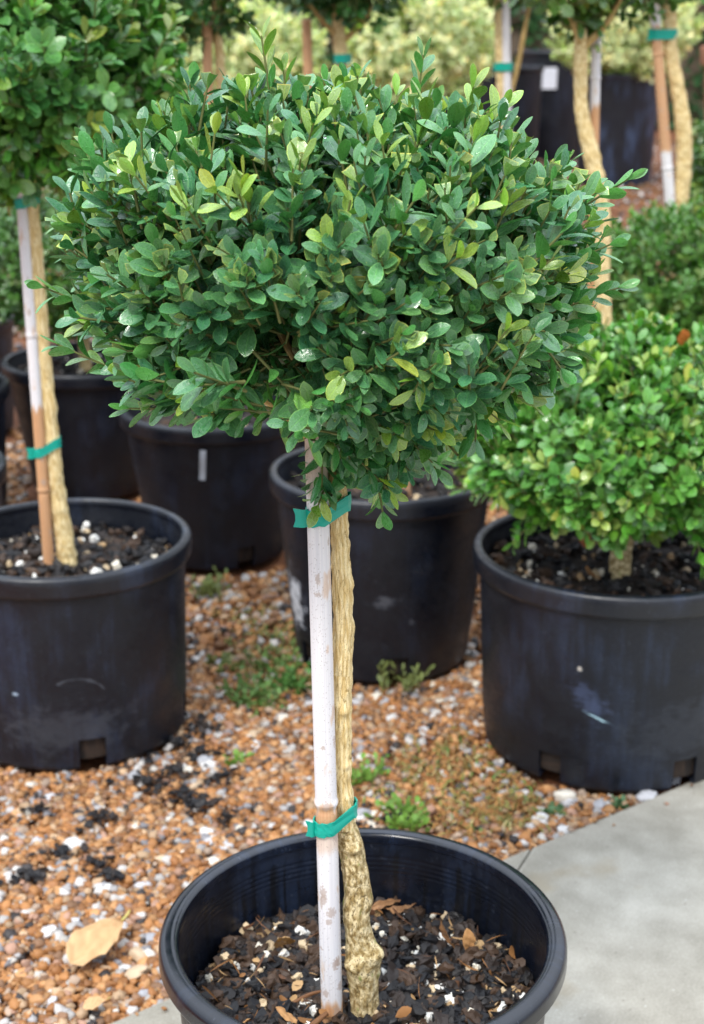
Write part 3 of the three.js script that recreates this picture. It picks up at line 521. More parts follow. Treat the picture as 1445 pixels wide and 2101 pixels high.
// ---------------------------------------------------------------- the clipped boxwood standard in the near pot
const GREEN_A = [0.115, 0.48, 0.215], GREEN_B = [0.28, 0.77, 0.28], LIME = [0.62, 1.02, 0.20];
{
  const t = group('potted_boxwood_standard', scene, V(0.008, 0, -0.972)); tag(t, 'clipped ball shaped boxwood on a bare stem in the shiny black pot on concrete', 'potted tree');
  const L = (x, y, z) => V(x - 0.008, y, z + 0.972);
  pot(t, { R: 0.151, Rb: 0.122, h: 0.263, band: false, rough: 0.42, map: potTexture(3, [(c, u, v) => { const s = n2(u * 90, 1.5) * 0.7 + n2(u * 260, 8) * 0.4; return v < 0.93 && v > 0.55 ? mix3(c, [9, 10, 14], smooth(0.0, 0.6, s) * 0.8 * smooth(0.93, 0.86, v + 0.06 * n2(u * 70, 3))) : c; }], 0.55) });
  const s = soil(t, 0.131, 0.196, 0.114, 21, 4200, 170, 1.05);
  const stakeA = L(-0.0143, 0.188, -0.944), stakeB = L(-0.0245, 0.70, -0.947);
  cane(t, stakeA, stakeB, 0.0079, [0.193], caneTexture(31, [[0, 0.055, 0.95], [0.335, 0.372, 0.9], [0.31, 0.335, 0.35], [0.83, 0.9, 0.3]]), 0.92);
  const at = (y, x, z) => L(x, y, z);
  const trunkPts = [at(0.182, 0.010, -0.953), at(0.215, 0.009, -0.954), at(0.247, 0.008, -0.955), at(0.275, 0.0035, -0.956), at(0.312, 0.003, -0.957), at(0.340, -0.001, -0.957), at(0.362, -0.006, -0.957)];
  part('trunk', barkTube(trunkPts, [0.0092, 0.0104, 0.0122, 0.0095, 0.0092, 0.0088, 0.0076], { rough: 0.12, freq: 38, rings: 120, seg: 28, knots: [[0.36, 0.3, 0.010, 0.005], [0.33, 2.6, 0.010, 0.003], [0.84, 1.2, 0.007, 0.003], [0.6, 0.2, 0.014, 0.002]] }), barkLow, t);
  const stem = part('upper_trunk', barkTube([at(0.355, -0.005, -0.957), at(0.40, -0.0075, -0.957), at(0.45, -0.0068, -0.957), at(0.523, -0.0062, -0.957), at(0.58, -0.0085, -0.957), at(0.62, -0.0098, -0.957), at(0.66, -0.008, -0.957)], [0.0078, 0.0068, 0.0066, 0.0068, 0.0058, 0.0064, 0.006], { rough: 0.17, freq: 60, rings: 170, seg: 28, seed: 4, knots: [[0.10, 1.0, 0.005, 0.0016], [0.19, 0.6, 0.004, 0.0016], [0.33, 1.3, 0.004, 0.0028], [0.345, 2.2, 0.004, 0.002], [0.47, 0.4, 0.005, 0.0014], [0.55, 0.2, 0.006, 0.0018], [0.63, 0.6, 0.004, 0.0016], [0.74, 0.1, 0.003, 0.0024]] }), barkMat, t);
  for (const [dx, dy, dz, r] of [[-0.075, 0.125, 0.01, 0.0045], [-0.05, 0.15, 0.055, 0.0036], [-0.105, 0.10, 0.03, 0.0034], [0.06, 0.13, 0.02, 0.0042], [0.03, 0.16, -0.04, 0.004], [0.10, 0.10, -0.02, 0.0036], [-0.03, 0.17, -0.05, 0.0038], [0.0, 0.16, 0.05, 0.0036], [0.05, 0.11, 0.07, 0.003]]) {
    const b = at(0.612 + Math.abs(dx) * 0.1, -0.0095, -0.956);
    part('branch', barkTube([b, b.clone().add(V(dx * 0.35, dy * 0.42, dz * 0.35)), b.clone().add(V(dx * 0.72, dy * 0.72, dz * 0.75)), b.clone().add(V(dx, dy, dz))], [r, r * 0.85, r * 0.65, r * 0.35], { rough: 0.14, freq: 90, rings: 26, seg: 10, seed: dx * 50 }), branchMat, stem);
  }
  tie(t, L(-0.0218, 0.5945, -0.9455), 0.0074, L(-0.0084, 0.5985, -0.957), 0.0062, 0.0112, 0.008, 0.1);
  tie(t, L(-0.0182, 0.3650, -0.9445), 0.0078, L(-0.0060, 0.3690, -0.957), 0.0084, 0.0108, 0.005, 0.12);
  crown(t, 'crown', {
    seed: 101, fine: true, c: [-0.010 - 0.008, -0.955 + 0.972], lean: -0.06, freq: 17, lump: 0.015, shoots: 1180, leaf: 0.0186, len: 0.044, pairs: 5, rise: 0.45, clip: 0.5, limeShare: 0.13,
    shells: [[1, 1], [0.86, 0.45], [0.66, 0.45]],
    profile: [[0.620, 0.012], [0.645, 0.048], [0.668, 0.088], [0.695, 0.126], [0.725, 0.150], [0.76, 0.158], [0.795, 0.152], [0.825, 0.130], [0.844, 0.095], [0.855, 0.05], [0.858, 0.0]],
    tints: [GREEN_A, GREEN_B], lime: LIME, parts: 300, cells: 30, drops: 2600,
    void: [[[-0.062, 0.735, 0.17], [-0.05, 0.72, 0.02], 0.027], [[-0.03, 0.715, 0.17], [-0.04, 0.71, 0.04], 0.016], [[-0.075, 0.655, 0.14], [-0.05, 0.66, 0.0], 0.034], [[-0.052, 0.640, 0.12], [-0.035, 0.65, 0.0], 0.028]],
    hollow: [[-0.062, 0.735, 0.14, 0.045, 0.03], [-0.075, 0.66, 0.06, 0.055, 0.05], [0.06, 0.70, 0.13, 0.03, 0.03]],
    sprigs: [
      { tip: [-0.0625, 0.895, 0.02], dir: [-0.15, 1, 0], len: 0.055, pairs: 6, spread: 0.75, lime: true }, { tip: [0.035, 0.884, 0.02], dir: [0.12, 1, 0.05], len: 0.05, pairs: 6, spread: 0.75 }, { tip: [0.065, 0.866, 0.03], dir: [0.2, 1, 0.1], len: 0.045, pairs: 5, spread: 0.75, lime: true },
      { tip: [0.162, 0.812, 0.03], dir: [1, 0.55, 0.1], len: 0.075, pairs: 8, spread: 0.75 }, { tip: [0.160, 0.745, 0.03], dir: [1, 0.25, 0.1], len: 0.065, pairs: 7, spread: 0.8 }, { tip: [0.150, 0.775, 0.05], dir: [1, 0.4, 0.2], len: 0.065, pairs: 7, spread: 0.8 },
      { tip: [-0.205, 0.744, 0.02], dir: [-1, 0.35, 0.1], len: 0.08, pairs: 8, spread: 0.8 }, { tip: [-0.195, 0.709, 0.03], dir: [-1, 0.42, 0.15], len: 0.08, pairs: 8, spread: 0.8 }, { tip: [-0.150, 0.672, 0.05], dir: [-1, 0.0, 0.3], len: 0.05, pairs: 4 },
      { tip: [0.012, 0.602, 0.05], dir: [0.15, -0.9, 0.35], len: 0.04, pairs: 4 }, { tip: [0.045, 0.640, 0.08], dir: [0.5, -0.5, 0.5], len: 0.045, pairs: 4 }, { tip: [0.0, 0.645, 0.07], dir: [0.1, -0.3, 0.9], len: 0.03, pairs: 4 },
      { tip: [-0.172, 0.79, 0.06], dir: [-1, 0.6, 0.3], len: 0.05, pairs: 4, lime: true }, { tip: [-0.115, 0.772, 0.13], dir: [-0.5, 0.7, 0.7], len: 0.04, pairs: 4, lime: true },
    ],
  });
}

// ---------------------------------------------------------------- the other potted plants
const potSets = {
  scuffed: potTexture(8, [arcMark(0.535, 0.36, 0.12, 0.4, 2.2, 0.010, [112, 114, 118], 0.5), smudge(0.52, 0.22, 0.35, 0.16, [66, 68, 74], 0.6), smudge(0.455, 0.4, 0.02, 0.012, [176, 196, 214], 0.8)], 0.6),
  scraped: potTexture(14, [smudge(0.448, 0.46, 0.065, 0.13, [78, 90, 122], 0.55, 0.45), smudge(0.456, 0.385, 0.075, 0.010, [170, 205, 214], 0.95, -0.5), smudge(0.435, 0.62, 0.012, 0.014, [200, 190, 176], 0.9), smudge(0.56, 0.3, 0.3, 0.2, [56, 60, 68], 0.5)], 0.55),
  smudged: potTexture(22, [smudge(0.503, 0.46, 0.075, 0.045, [104, 106, 112], 0.65), smudge(0.545, 0.34, 0.025, 0.03, [84, 86, 92], 0.6), smudge(0.315, 0.36, 0.13, 0.20, [206, 210, 218], 1)], 0.4),
  plain: potTexture(31, [], 0.45),
};
function potted(name, label, category, x, z, o) {
  const t = group(name, scene, V(x, 0, z)); tag(t, label, category, o.group);
  pot(t, { R: 0.165, Rb: 0.142, h: 0.265, map: potSets.plain, ...o.pot });
  const R = o.pot?.R ?? 0.165, h = o.pot?.h ?? 0.265;
  soil(t, R - 0.017, h - (o.deep ?? 0.05), (o.pot?.Rb ?? 0.142) - 0.006, 40 + Math.round(x * 100), o.bits ?? 260, o.ownBits ?? 0, 1.3);
  t.userData.at = undefined; delete t.userData.at; return t;
}
// stem from the soil to the crown with its cane and ties, in the thing's own axes
function standard(t, { stem, r, cane: cn, caneR, caneMap, nodes = [0.2], ties = [], branches = [], seed = 1 }) {
  const s = part('trunk', barkTube(stem.map((p) => V(...p)), r, { rough: 0.16, freq: 45, rings: 90, seg: 16, seed, knots: [[0.3, 1.2, 0.012, 0.002], [0.55, 0.5, 0.01, 0.002], [0.72, 1.8, 0.012, 0.002]] }), barkMat, t);
  for (const [a, b, rr] of branches) part('branch', barkTube([V(...a), V(...a).lerp(V(...b), 0.5).add(V(0.004, -0.006, 0)), V(...b)], [rr, rr * 0.8, rr * 0.5], { rough: 0.1, rings: 12, seg: 8 }), branchMat, s);
  if (cn) cane(t, V(...cn[0]), V(...cn[1]), caneR, nodes, caneMap, 0.92);
  for (const [a, ra, b, rb, w, tail, sl] of ties) tie(t, V(...a), ra, V(...b), rb, w, tail, sl);
}
const caneMaps = [caneTexture(41, [[0, 0.42, 0.95]]), caneTexture(52, [[0, 0.82, 0.95]]), caneTexture(63, [[0, 0.1, 0.5], [0.45, 0.9, 0.9]]), caneTexture(74, [[0, 1, 0.92]])];
const ball = (cy, rr, up, down) => { const p = []; for (let k = 0; k <= 12; k++) { const a = -Math.PI / 2 + Math.PI * k / 12; p.push([cy + (a < 0 ? down : up) * Math.sin(a), Math.max(0.001, rr * Math.pow(Math.cos(a), 0.85))]); } return p; };
const TREE_A = [0.14, 0.52, 0.13], TREE_B = [0.34, 0.86, 0.17];

{ // tree at the side, crown cut by the picture's edge
  const x = -0.376, z = -1.863, t = potted('potted_boxwood_standard', 'boxwood tree with slim cane in the scuffed black pot standing on the gravel', 'potted tree', x, z, { pot: { R: 0.166, Rb: 0.15, map: potSets.scuffed, notches: [[0.33, 0.034, 0.042], [-0.9, 0.034, 0.042], [1.6, 0.034, 0.042]] }, deep: 0.042, bits: 700, ownBits: 60 });
  standard(t, { stem: [[0.006, 0.2, 0.004], [0.002, 0.25, 0.003], [-0.004, 0.32, 0.003], [-0.008, 0.40, 0.003], [-0.012, 0.55, 0.003], [-0.013, 0.69, 0.003], [-0.014, 0.80, 0.003]], r: [0.0135, 0.0125, 0.011, 0.0105, 0.0098, 0.009, 0.008], cane: [[-0.018, 0.2, 0.016], [-0.024, 0.76, 0.010]], caneR: 0.0072, caneMap: caneMaps[0], nodes: [0.13, 0.33], ties: [[[-0.0202, 0.383, 0.0143], 0.0074, [-0.0075, 0.388, 0.003], 0.0108, 0.0125, 0.008, 0.2], [[-0.0232, 0.693, 0.0112], 0.007, [-0.0135, 0.696, 0.003], 0.0095, 0.0125, 0, 0.1]], branches: [[[-0.014, 0.72, 0.003], [0.05, 0.82, 0.06], 0.005], [[-0.014, 0.74, 0.003], [0.0, 0.86, 0.1], 0.005], [[-0.014, 0.74, 0.003], [-0.08, 0.83, 0.05], 0.005]], seed: 3 });
  crown(t, 'crown', { seed: 201, c: [-0.035, 0], freq: 12, lump: 0.022, shoots: 800, leaf: 0.0245, len: 0.055, pairs: 5, limeShare: 0.16, shells: [[1, 1], [0.84, 0.6], [0.62, 0.4]], profile: ball(0.872, 0.195, 0.16, 0.155), tints: [TREE_A, TREE_B], lime: [0.5, 0.72, 0.12], parts: 240, cells: 46 });
}
{ // low round bush in the wide pot
  const x = 0.342, z = -1.822, t = potted('potted_boxwood_bush', 'round bright green boxwood bush in the wide scraped black pot beside the slab', 'potted bush', x, z, { pot: { R: 0.187, Rb: 0.166, map: potSets.scraped, notches: [[-0.62, 0.03, 0.04], [0.42, 0.034, 0.04], [1.5, 0.03, 0.04], [-1.6, 0.03, 0.04]] }, deep: 0.035, bits: 700, ownBits: 50 });
  part('trunk', barkTube([V(-0.004, 0.2, 0.03), V(-0.003, 0.26, 0.03), V(0, 0.33, 0.02), V(0, 0.42, 0.0)], [0.0145, 0.0135, 0.012, 0.008], { rough: 0.12, rings: 30, seg: 14, seed: 8 }), barkLow, t);
  crown(t, 'crown', { seed: 301, c: [-0.006, -0.004], freq: 11, lump: 0.024, shoots: 1350, leaf: 0.0205, len: 0.05, pairs: 5, rise: 0.42, limeShare: 0.22, shells: [[1, 1], [0.84, 0.55], [0.62, 0.35]], profile: [[0.330, 0.05], [0.338, 0.11], [0.354, 0.17], [0.385, 0.202], [0.43, 0.196], [0.475, 0.165], [0.51, 0.115], [0.528, 0.055], [0.533, 0.0]], tints: [[0.14, 0.54, 0.09], [0.30, 0.80, 0.13]], lime: [0.66, 1.0, 0.22], parts: 280, cells: 46,
    sprigs: [{ tip: [-0.215, 0.352, 0.03], dir: [-1, 0.15, 0.2], len: 0.06, pairs: 5 }, { tip: [-0.15, 0.305, 0.11], dir: [-0.6, -0.6, 0.4], len: 0.085, pairs: 7 }, { tip: [0.075, 0.285, 0.15], dir: [0.2, -0.8, 0.45], len: 0.095, pairs: 8 }, { tip: [-0.20, 0.40, 0.06], dir: [-1, 0.4, 0.3], len: 0.05, pairs: 4, lime: true }] });
}
{ // pot behind the near tree
  const t = potted('potted_shrub', 'black pot with grey smudge and white scuff behind the near stem', 'potted plant', 0.045, -2.105, { pot: { R: 0.166, Rb: 0.128, h: 0.285, map: potSets.smudged, notches: [[0.12, 0.04, 0.04], [-1, 0.03, 0.04]] }, deep: 0.035 });
  standard(t, { stem: [[0.0, 0.22, -0.03], [-0.01, 0.4, -0.03], [-0.02, 0.6, -0.03]], r: [0.011, 0.010, 0.008], cane: [[0.034, 0.215, 0.02], [0.015, 0.66, -0.01]], caneR: 0.0085, caneMap: caneMaps[3], nodes: [0.2] });
  crown(t, 'crown', { seed: 401, c: [-0.02, -0.03], freq: 14, shoots: 160, leaf: 0.02, len: 0.05, pairs: 4, profile: ball(0.66, 0.1, 0.09, 0.09), tints: [TREE_A, TREE_B], lime: LIME });
}
{ // second row: tree with its crown above the picture
  const t = potted('potted_boxwood_standard', 'dark crowned tree in the black pot with a pale hanging tag', 'potted tree', -0.24, -2.56, { deep: 0.03, pot: { Rb: 0.12, notches: [[0.5, 0.03, 0.04]] } });
  standard(t, { stem: [[0.012, 0.21, 0.0], [0.02, 0.4, 0], [0.03, 0.7, 0], [0.02, 0.95, 0]], r: [0.011, 0.010, 0.009, 0.007], cane: [[-0.008, 0.22, 0.012], [0.008, 0.90, 0.012]], caneR: 0.0085, caneMap: caneMaps[3], nodes: [0.3, 0.55] });
  crown(t, 'crown', { seed: 501, c: [-0.02, 0], freq: 12, lump: 0.02, shoots: 420, leaf: 0.021, len: 0.05, pairs: 4, profile: ball(1.045, 0.16, 0.15, 0.16), tints: [[0.06, 0.2, 0.05], TREE_A], lime: [0.4, 0.6, 0.1] });
  const tg = new THREE.BoxGeometry(0.010, 0.052, 0.0007, 2, 8, 1), p = tg.attributes.position; for (let i = 0; i < p.count; i++) p.setZ(i, p.getZ(i) + 0.002 * Math.sin(p.getY(i) * 90)); tg.computeVertexNormals();
  const tagMesh = top('plant_tag', tg, mat({ color: lin(0.42, 0.43, 0.46), roughness: 0.35 })); tagMesh.position.set(-0.246, 0.205, -2.389); tagMesh.rotation.z = -0.06;
  tag(tagMesh, 'narrow pale grey plastic tag hanging down the front of a black pot', 'tag');
}
{ // fine leaved bush in the far pot at the side
  const t = potted('potted_boxwood_bush', 'dense dark green round bush in the black pot behind the side tree', 'potted bush', -0.53, -2.95, { deep: 0.03, pot: { Rb: 0.115 } });
  crown(t, 'crown', { seed: 601, c: [-0.01, 0], freq: 16, lump: 0.014, shoots: 1000, leaf: 0.0145, len: 0.035, pairs: 4, shells: [[1, 1], [0.84, 0.5]], parts: 100, cells: 60, profile: ball(0.45, 0.185, 0.14, 0.13), tints: [[0.09, 0.34, 0.05], [0.2, 0.54, 0.08]], lime: [0.35, 0.6, 0.1] });
  part('trunk', barkTube([V(0, 0.22, 0), V(0, 0.32, 0), V(0, 0.45, 0)], [0.012, 0.011, 0.008], { rings: 14, seg: 10 }), barkMat, t);
}
{
  const t = potted('potted_shrub', 'black pot cut by the edge of the view, its rim beside the side tree', 'potted plant', -0.69, -2.19, {});
  crown(t, 'crown', { seed: 611, c: [-0.05, 0], freq: 14, shoots: 120, leaf: 0.018, len: 0.05, pairs: 4, profile: ball(0.42, 0.09, 0.1, 0.09), tints: [TREE_A, TREE_B], lime: LIME });
}
{
  const t = potted('potted_shrub', 'black pot in shade at the view edge behind the cut rim', 'potted plant', -0.80, -2.72, {});
  crown(t, 'crown', { seed: 621, c: [-0.03, 0], freq: 14, shoots: 260, leaf: 0.018, len: 0.05, pairs: 4, profile: ball(0.43, 0.13, 0.12, 0.12), tints: [TREE_A, TREE_B], lime: LIME });
  const u = potted('potted_boxwood_bush', 'green bush at the view edge behind the white cane of the side tree', 'potted bush', -0.93, -3.4, {});
  crown(u, 'crown', { seed: 631, c: [0, 0], freq: 14, lump: 0.016, shoots: 520, leaf: 0.018, len: 0.045, pairs: 4, shells: [[1, 1], [0.84, 0.5]], profile: ball(0.47, 0.18, 0.14, 0.14), tints: [[0.09, 0.34, 0.05], [0.2, 0.54, 0.08]], lime: [0.35, 0.6, 0.1] });
}
{ // tree whose stem rises behind the round bush
  const t = potted('potted_boxwood_standard', 'tree with crooked tan stem and half brown cane rising behind the round bush', 'potted tree', 0.39, -2.34, { pot: { R: 0.15, Rb: 0.13 }, deep: 0.03 });
  const s = [[0.0, 0.22, 0.04], [-0.002, 0.438, 0.04], [-0.010, 0.536, 0.04], [-0.012, 0.617, 0.04], [-0.030, 0.696, 0.04], [-0.051, 0.773, 0.04], [-0.056, 0.84, 0.04], [-0.058, 0.89, 0.04]];
  standard(t, { stem: s, r: [0.013, 0.0125, 0.012, 0.0115, 0.013, 0.0105, 0.010, 0.009], cane: [[-0.012, 0.22, 0.012], [-0.032, 0.90, 0.016]], caneR: 0.0078, caneMap: caneMaps[1], nodes: [0.25, 0.6], branches: [[[-0.057, 0.862, 0.04], [0.0, 0.94, 0.05], 0.006], [[-0.057, 0.87, 0.04], [-0.1, 0.96, 0.04], 0.006], [[-0.056, 0.86, 0.04], [-0.075, 0.90, 0.06], 0.004]], seed: 6 });
  crown(t, 'crown', { seed: 701, c: [-0.04, 0.03], freq: 12, lump: 0.025, shoots: 420, leaf: 0.022, len: 0.06, pairs: 4, profile: ball(1.06, 0.16, 0.14, 0.155), tints: [[0.12, 0.34, 0.06], [0.22, 0.48, 0.08]], lime: [0.55, 0.75, 0.14] });
}
{ // bush between them
  const t = potted('potted_boxwood_bush', 'leafy green bush at the edge of the view behind the round bush', 'potted bush', 0.63, -2.8, { deep: 0.03 });
  crown(t, 'crown', { seed: 801, c: [0, 0], freq: 14, lump: 0.02, shoots: 900, leaf: 0.018, len: 0.045, pairs: 4, limeShare: 0.2, shells: [[1, 1], [0.84, 0.5]], parts: 120, cells: 56, profile: ball(0.44, 0.185, 0.13, 0.14), tints: [[0.22, 0.68, 0.10], [0.42, 0.98, 0.16]], lime: [0.5, 0.75, 0.14] });
  part('trunk', barkTube([V(0, 0.22, 0), V(0, 0.32, 0), V(0, 0.45, 0)], [0.012, 0.011, 0.008], { rings: 14, seg: 10 }), barkMat, t);
}
{ // leaning tree behind that bush
  const t = potted('potted_boxwood_standard', 'tree with thick knobbly stem and leaning cane tied with green tape, far corner', 'potted tree', 0.665, -3.14, { deep: 0.03 });
  standard(t, { stem: [[0.0, 0.22, 0.0], [0.0, 0.4, 0.02], [0.0, 0.546, 0.04], [0.002, 0.62, 0.04], [-0.005, 0.70, 0.04], [-0.024, 0.784, 0.04], [-0.040, 0.85, 0.04], [-0.047, 0.95, 0.04]], r: [0.016, 0.0155, 0.015, 0.0155, 0.016, 0.014, 0.0135, 0.012], cane: [[-0.006, 0.42, 0.06], [-0.080, 0.94, 0.045]], caneR: 0.011, caneMap: caneMaps[2], nodes: [0.2, 0.42], ties: [[[-0.071, 0.875, 0.047], 0.0108, [-0.044, 0.875, 0.04], 0.0138, 0.019, 0.006, 0]], seed: 9 });
  crown(t, 'crown', { seed: 901, c: [-0.06, 0.02], freq: 12, lump: 0.02, shoots: 260, leaf: 0.024, len: 0.05, pairs: 4, profile: ball(1.075, 0.15, 0.14, 0.145), tints: [TREE_A, TREE_B], lime: LIME });
}
{
  const t = potted('potted_boxwood_standard', 'tree with two pale stems and green tape beside the labelled black tub', 'potted tree', 0.33, -3.24, { deep: 0.03 });
  standard(t, { stem: [[-0.03, 0.22, 0.02], [-0.024, 0.5, 0.03], [-0.022, 0.702, 0.04], [-0.032, 0.85, 0.04], [-0.037, 0.95, 0.04]], r: [0.013, 0.012, 0.0105, 0.0095, 0.008], cane: [[0.012, 0.22, 0.05], [-0.023, 0.95, 0.045]], caneR: 0.0095, caneMap: caneMaps[0], nodes: [0.3, 0.6], ties: [[[-0.0145, 0.811, 0.047], 0.0095, [-0.030, 0.811, 0.04], 0.0105, 0.016, 0.006, 0]], branches: [[[-0.022, 0.70, 0.04], [0.03, 0.95, 0.03], 0.007]], seed: 12 });
  crown(t, 'crown', { seed: 951, c: [-0.02, 0.02], freq: 12, lump: 0.02, shoots: 260, leaf: 0.022, len: 0.05, pairs: 4, profile: ball(1.07, 0.14, 0.13, 0.135), tints: [[0.12, 0.36, 0.06], [0.2, 0.5, 0.08]], lime: LIME });
}
{
  const t = potted('potted_boxwood_standard', 'tree with reddish stem and dark crown behind the top of the near ball', 'potted tree', -0.02, -3.04, { deep: 0.03 });
  standard(t, { stem: [[-0.01, 0.22, 0.02], [0.0, 0.5, 0.03], [0.0, 0.78, 0.04], [-0.004, 0.87, 0.04], [-0.006, 0.93, 0.04]], r: [0.015, 0.0145, 0.0135, 0.0125, 0.011], cane: [[-0.05, 0.22, 0.05], [-0.066, 0.905, 0.04]], caneR: 0.010, caneMap: caneMaps[3], nodes: [0.3, 0.55], ties: [[[-0.0, 0.832, 0.045], 0.0132, [0.004, 0.832, 0.04], 0.0135, 0.016, 0, 0]], branches: [[[-0.004, 0.86, 0.04], [0.06, 0.93, 0.05], 0.007], [[-0.004, 0.865, 0.04], [-0.06, 0.93, 0.05], 0.006]], seed: 15 });
  crown(t, 'crown', { seed: 971, c: [-0.005, 0.03], freq: 12, lump: 0.02, shoots: 380, leaf: 0.022, len: 0.05, pairs: 4, profile: ball(1.06, 0.15, 0.13, 0.15), tints: [[0.06, 0.2, 0.05], TREE_A], lime: [0.4, 0.6, 0.1] });
}
{
  const t = potted('potted_boxwood_bush', 'small green bush at the view edge beyond the leaning cane', 'potted bush', 1.03, -4.0, { deep: 0.03, pot: { R: 0.17, Rb: 0.145, h: 0.3 } });
  crown(t, 'crown', { seed: 981, c: [0, 0], freq: 12, lump: 0.02, shoots: 560, leaf: 0.022, len: 0.05, pairs: 4, shells: [[1, 1], [0.8, 0.5]], profile: ball(0.53, 0.16, 0.16, 0.17), tints: [[0.1, 0.34, 0.06], [0.2, 0.5, 0.08]], lime: [0.5, 0.75, 0.14] });
}
// large tubs in the back row with cream variegated shrubs
const CREAM = [[0.95, 1.3, 0.60], [2.0, 2.15, 1.35]];
const dustyTub = potTexture(57, [], 1.3);
function tub(label, x, z, R, h, bush, seed) {
  const t = potted(bush ? 'potted_variegated_shrub' : 'nursery_tub', label, bush ? 'potted shrub' : 'tub', x, z, { pot: { R, Rb: R * 0.86, h, map: x > 1.4 ? dustyTub : potSets.plain }, deep: 0.05, bits: 60 });
  if (bush) crown(t, 'crown', { seed, dull: true, c: [0, 0], freq: 5, lump: 0.05, shoots: 900, leaf: 0.038, len: 0.09, pairs: 4, shells: [[1, 1], [0.82, 0.5]], profile: ball(...bush), tints: CREAM, lime: [2.0, 2.1, 1.3], twig: twigMat });
  return t;
}
tub('cream and green variegated shrub over the broad black tub', 1.52, -8.95, 0.245, 0.61, [0.84, 0.40, 0.3, 0.25], 1101);
const labelled = tub('black tub with a white square label, beside the broad tub', 1.33, -10.55, 0.24, 0.70, null, 0);
tub('cream and green variegated shrub above the middle of the near ball', 0.36, -8.6, 0.25, 0.45, [0.78, 0.42, 0.36, 0.34], 1201);
tub('cream and green variegated shrub above the near ball, beside the thin red cane', -0.62, -8.6, 0.25, 0.45, [0.70, 0.46, 0.30, 0.3], 1301);
tub('plain black tub in the shade between the cream shrubs', 0.98, -9.9, 0.23, 0.62, null, 0);
{
  const lt = tex(64, 64, (u, v) => (v > 0.12 && v < 0.9 && u > 0.1 && u < 0.9 && Math.sin(v * 44) > 0.35 && n2(u * 30, Math.floor(v * 7)) > -0.2 ? [176, 178, 186] : [226, 228, 236]), true, THREE.ClampToEdgeWrapping);
  const g = new THREE.CylinderGeometry(0.2405, 0.2365, 0.135, 10, 1, true, -0.30, 0.58); g.translate(0, 0.53, 0);
  const o = part('label', g, mat({ map: lt, roughness: 0.6 }), labelled); o.rotation.y = -0.22; o.userData.label = 'white paper label with grey print';
}
{ // brown clay pot at the edge
  const o = top('clay_pot', lathe(roundProfile([[0.0005, 0], [0.17, 0], [0.215, 0.62], [0.24, 0.63], [0.25, 0.74], [0.225, 0.745], [0.2, 0.68], [0.15, 0.03], [0.0005, 0.03]], 0.01), 64), mat({ map: tex(128, 128, (u, v) => { const f = fbm2(u * 8, v * 8); return mix3([138, 84, 58], [168, 116, 90], 0.5 + f); }), roughness: 0.85 }));
  o.position.set(2.37, 0, -9.6); tag(o, 'brown clay pot at the view edge beside the cream shrub', 'pot');
}
{ // hedge closing the view
  const h = group('hedge', scene, V(0, 0, -14)); tag(h, 'dark evergreen hedge closing off the nursery behind the tubs', 'hedge');
  const core = new THREE.BoxGeometry(16, 2.3, 1.2, 60, 12, 4), p = core.attributes.position; for (let i = 0; i < p.count; i++) p.setXYZ(i, p.getX(i), p.getY(i) + 1.14 + 0.1 * n2(p.getX(i), p.getZ(i)), p.getZ(i) + 0.15 * n3(p.getX(i) * 1.5, p.getY(i) * 2, 0));
  core.computeVertexNormals(); part('branch_core', core, mat({ color: lin(0.10, 0.075, 0.05), roughness: 1 }), h);
  const rnd = rngOf(1400), list = []; for (let k = 0; k < 14000; k++) { const x = (rnd() * 2 - 1) * 5.5, y = rnd() * 2.4, s = 0.06 + 0.05 * rnd(), j = 0.6 + 0.8 * rnd(); list.push({ m: trs(V(x, y, 0.6 + 0.15 * n3(x * 1.5, y * 2, 0) + 0.14 * rnd()), new THREE.Quaternion().setFromEuler(new THREE.Euler(rnd() * 2 - 1, rnd() * 2 - 1, rnd() * 6.28)), V(s, s, s)), c: [0.06 * j, 0.2 * j, 0.06 * j] }); }
  instanced('foliage', SMALL[0], leafDull, list, h);
}

// ---------------------------------------------------------------- small things: weeds, fallen leaves
function weed(x, z, n, size, tint, label, upright, seed) {
  const t = group('weed', scene, V(x, -0.012, z)); tag(t, label, 'weed', 'weeds in the gravel'); const rnd = rngOf(seed), list = [], stems = [];
  for (let k = 0; k < n; k++) {
    const a = rnd() * 6.28, lean = upright ? 0.15 + 0.5 * rnd() : 0.6 + 0.8 * rnd(), d = V(Math.cos(a) * Math.sin(lean), Math.cos(lean), Math.sin(a) * Math.sin(lean)), l = size * (0.4 + 0.6 * rnd()), p0 = V((rnd() - 0.5) * size * 0.9, 0, (rnd() - 0.5) * size * 0.9), p1 = p0.clone().addScaledVector(d, l);
    stems.push([p0, p1, 0.0007, 0.0004]);
    for (let q = 0; q < 4; q++) { const s = (upright ? 0.012 : 0.009) * (0.6 + 0.8 * rnd()), e = p0.clone().lerp(p1, 0.35 + 0.65 * q / 3); list.push({ m: trs(e, new THREE.Quaternion().setFromUnitVectors(UPV, d.clone().add(V(rnd() - 0.5, (rnd() - 0.5) * 0.6, rnd() - 0.5).multiplyScalar(1.8)).normalize()), V(s * (upright ? 0.6 : 1), s, s)), c: dim(tint, 0.7 + 0.6 * rnd()) }); }
  }
  instanced('foliage', SMALL[1], leafDull, list, t); part('stalks', stemGeo(stems, 3), twigMat, t).userData.kind = 'stuff';
}
const W1 = [0.32, 0.62, 0.10], W2 = [0.40, 0.5, 0.16];
weed(-0.235, -2.335, 26, 0.045, W2, 'feathery green weed at the foot of the pot with the hanging tag', true, 1);
weed(-0.085, -1.985, 46, 0.042, [0.16, 0.42, 0.09], 'dark green weed on the gravel just beside the near cane', false, 2);
weed(0.012, -1.70, 44, 0.036, W1, 'bright green weed beside the near stem above its lower tie', false, 3);
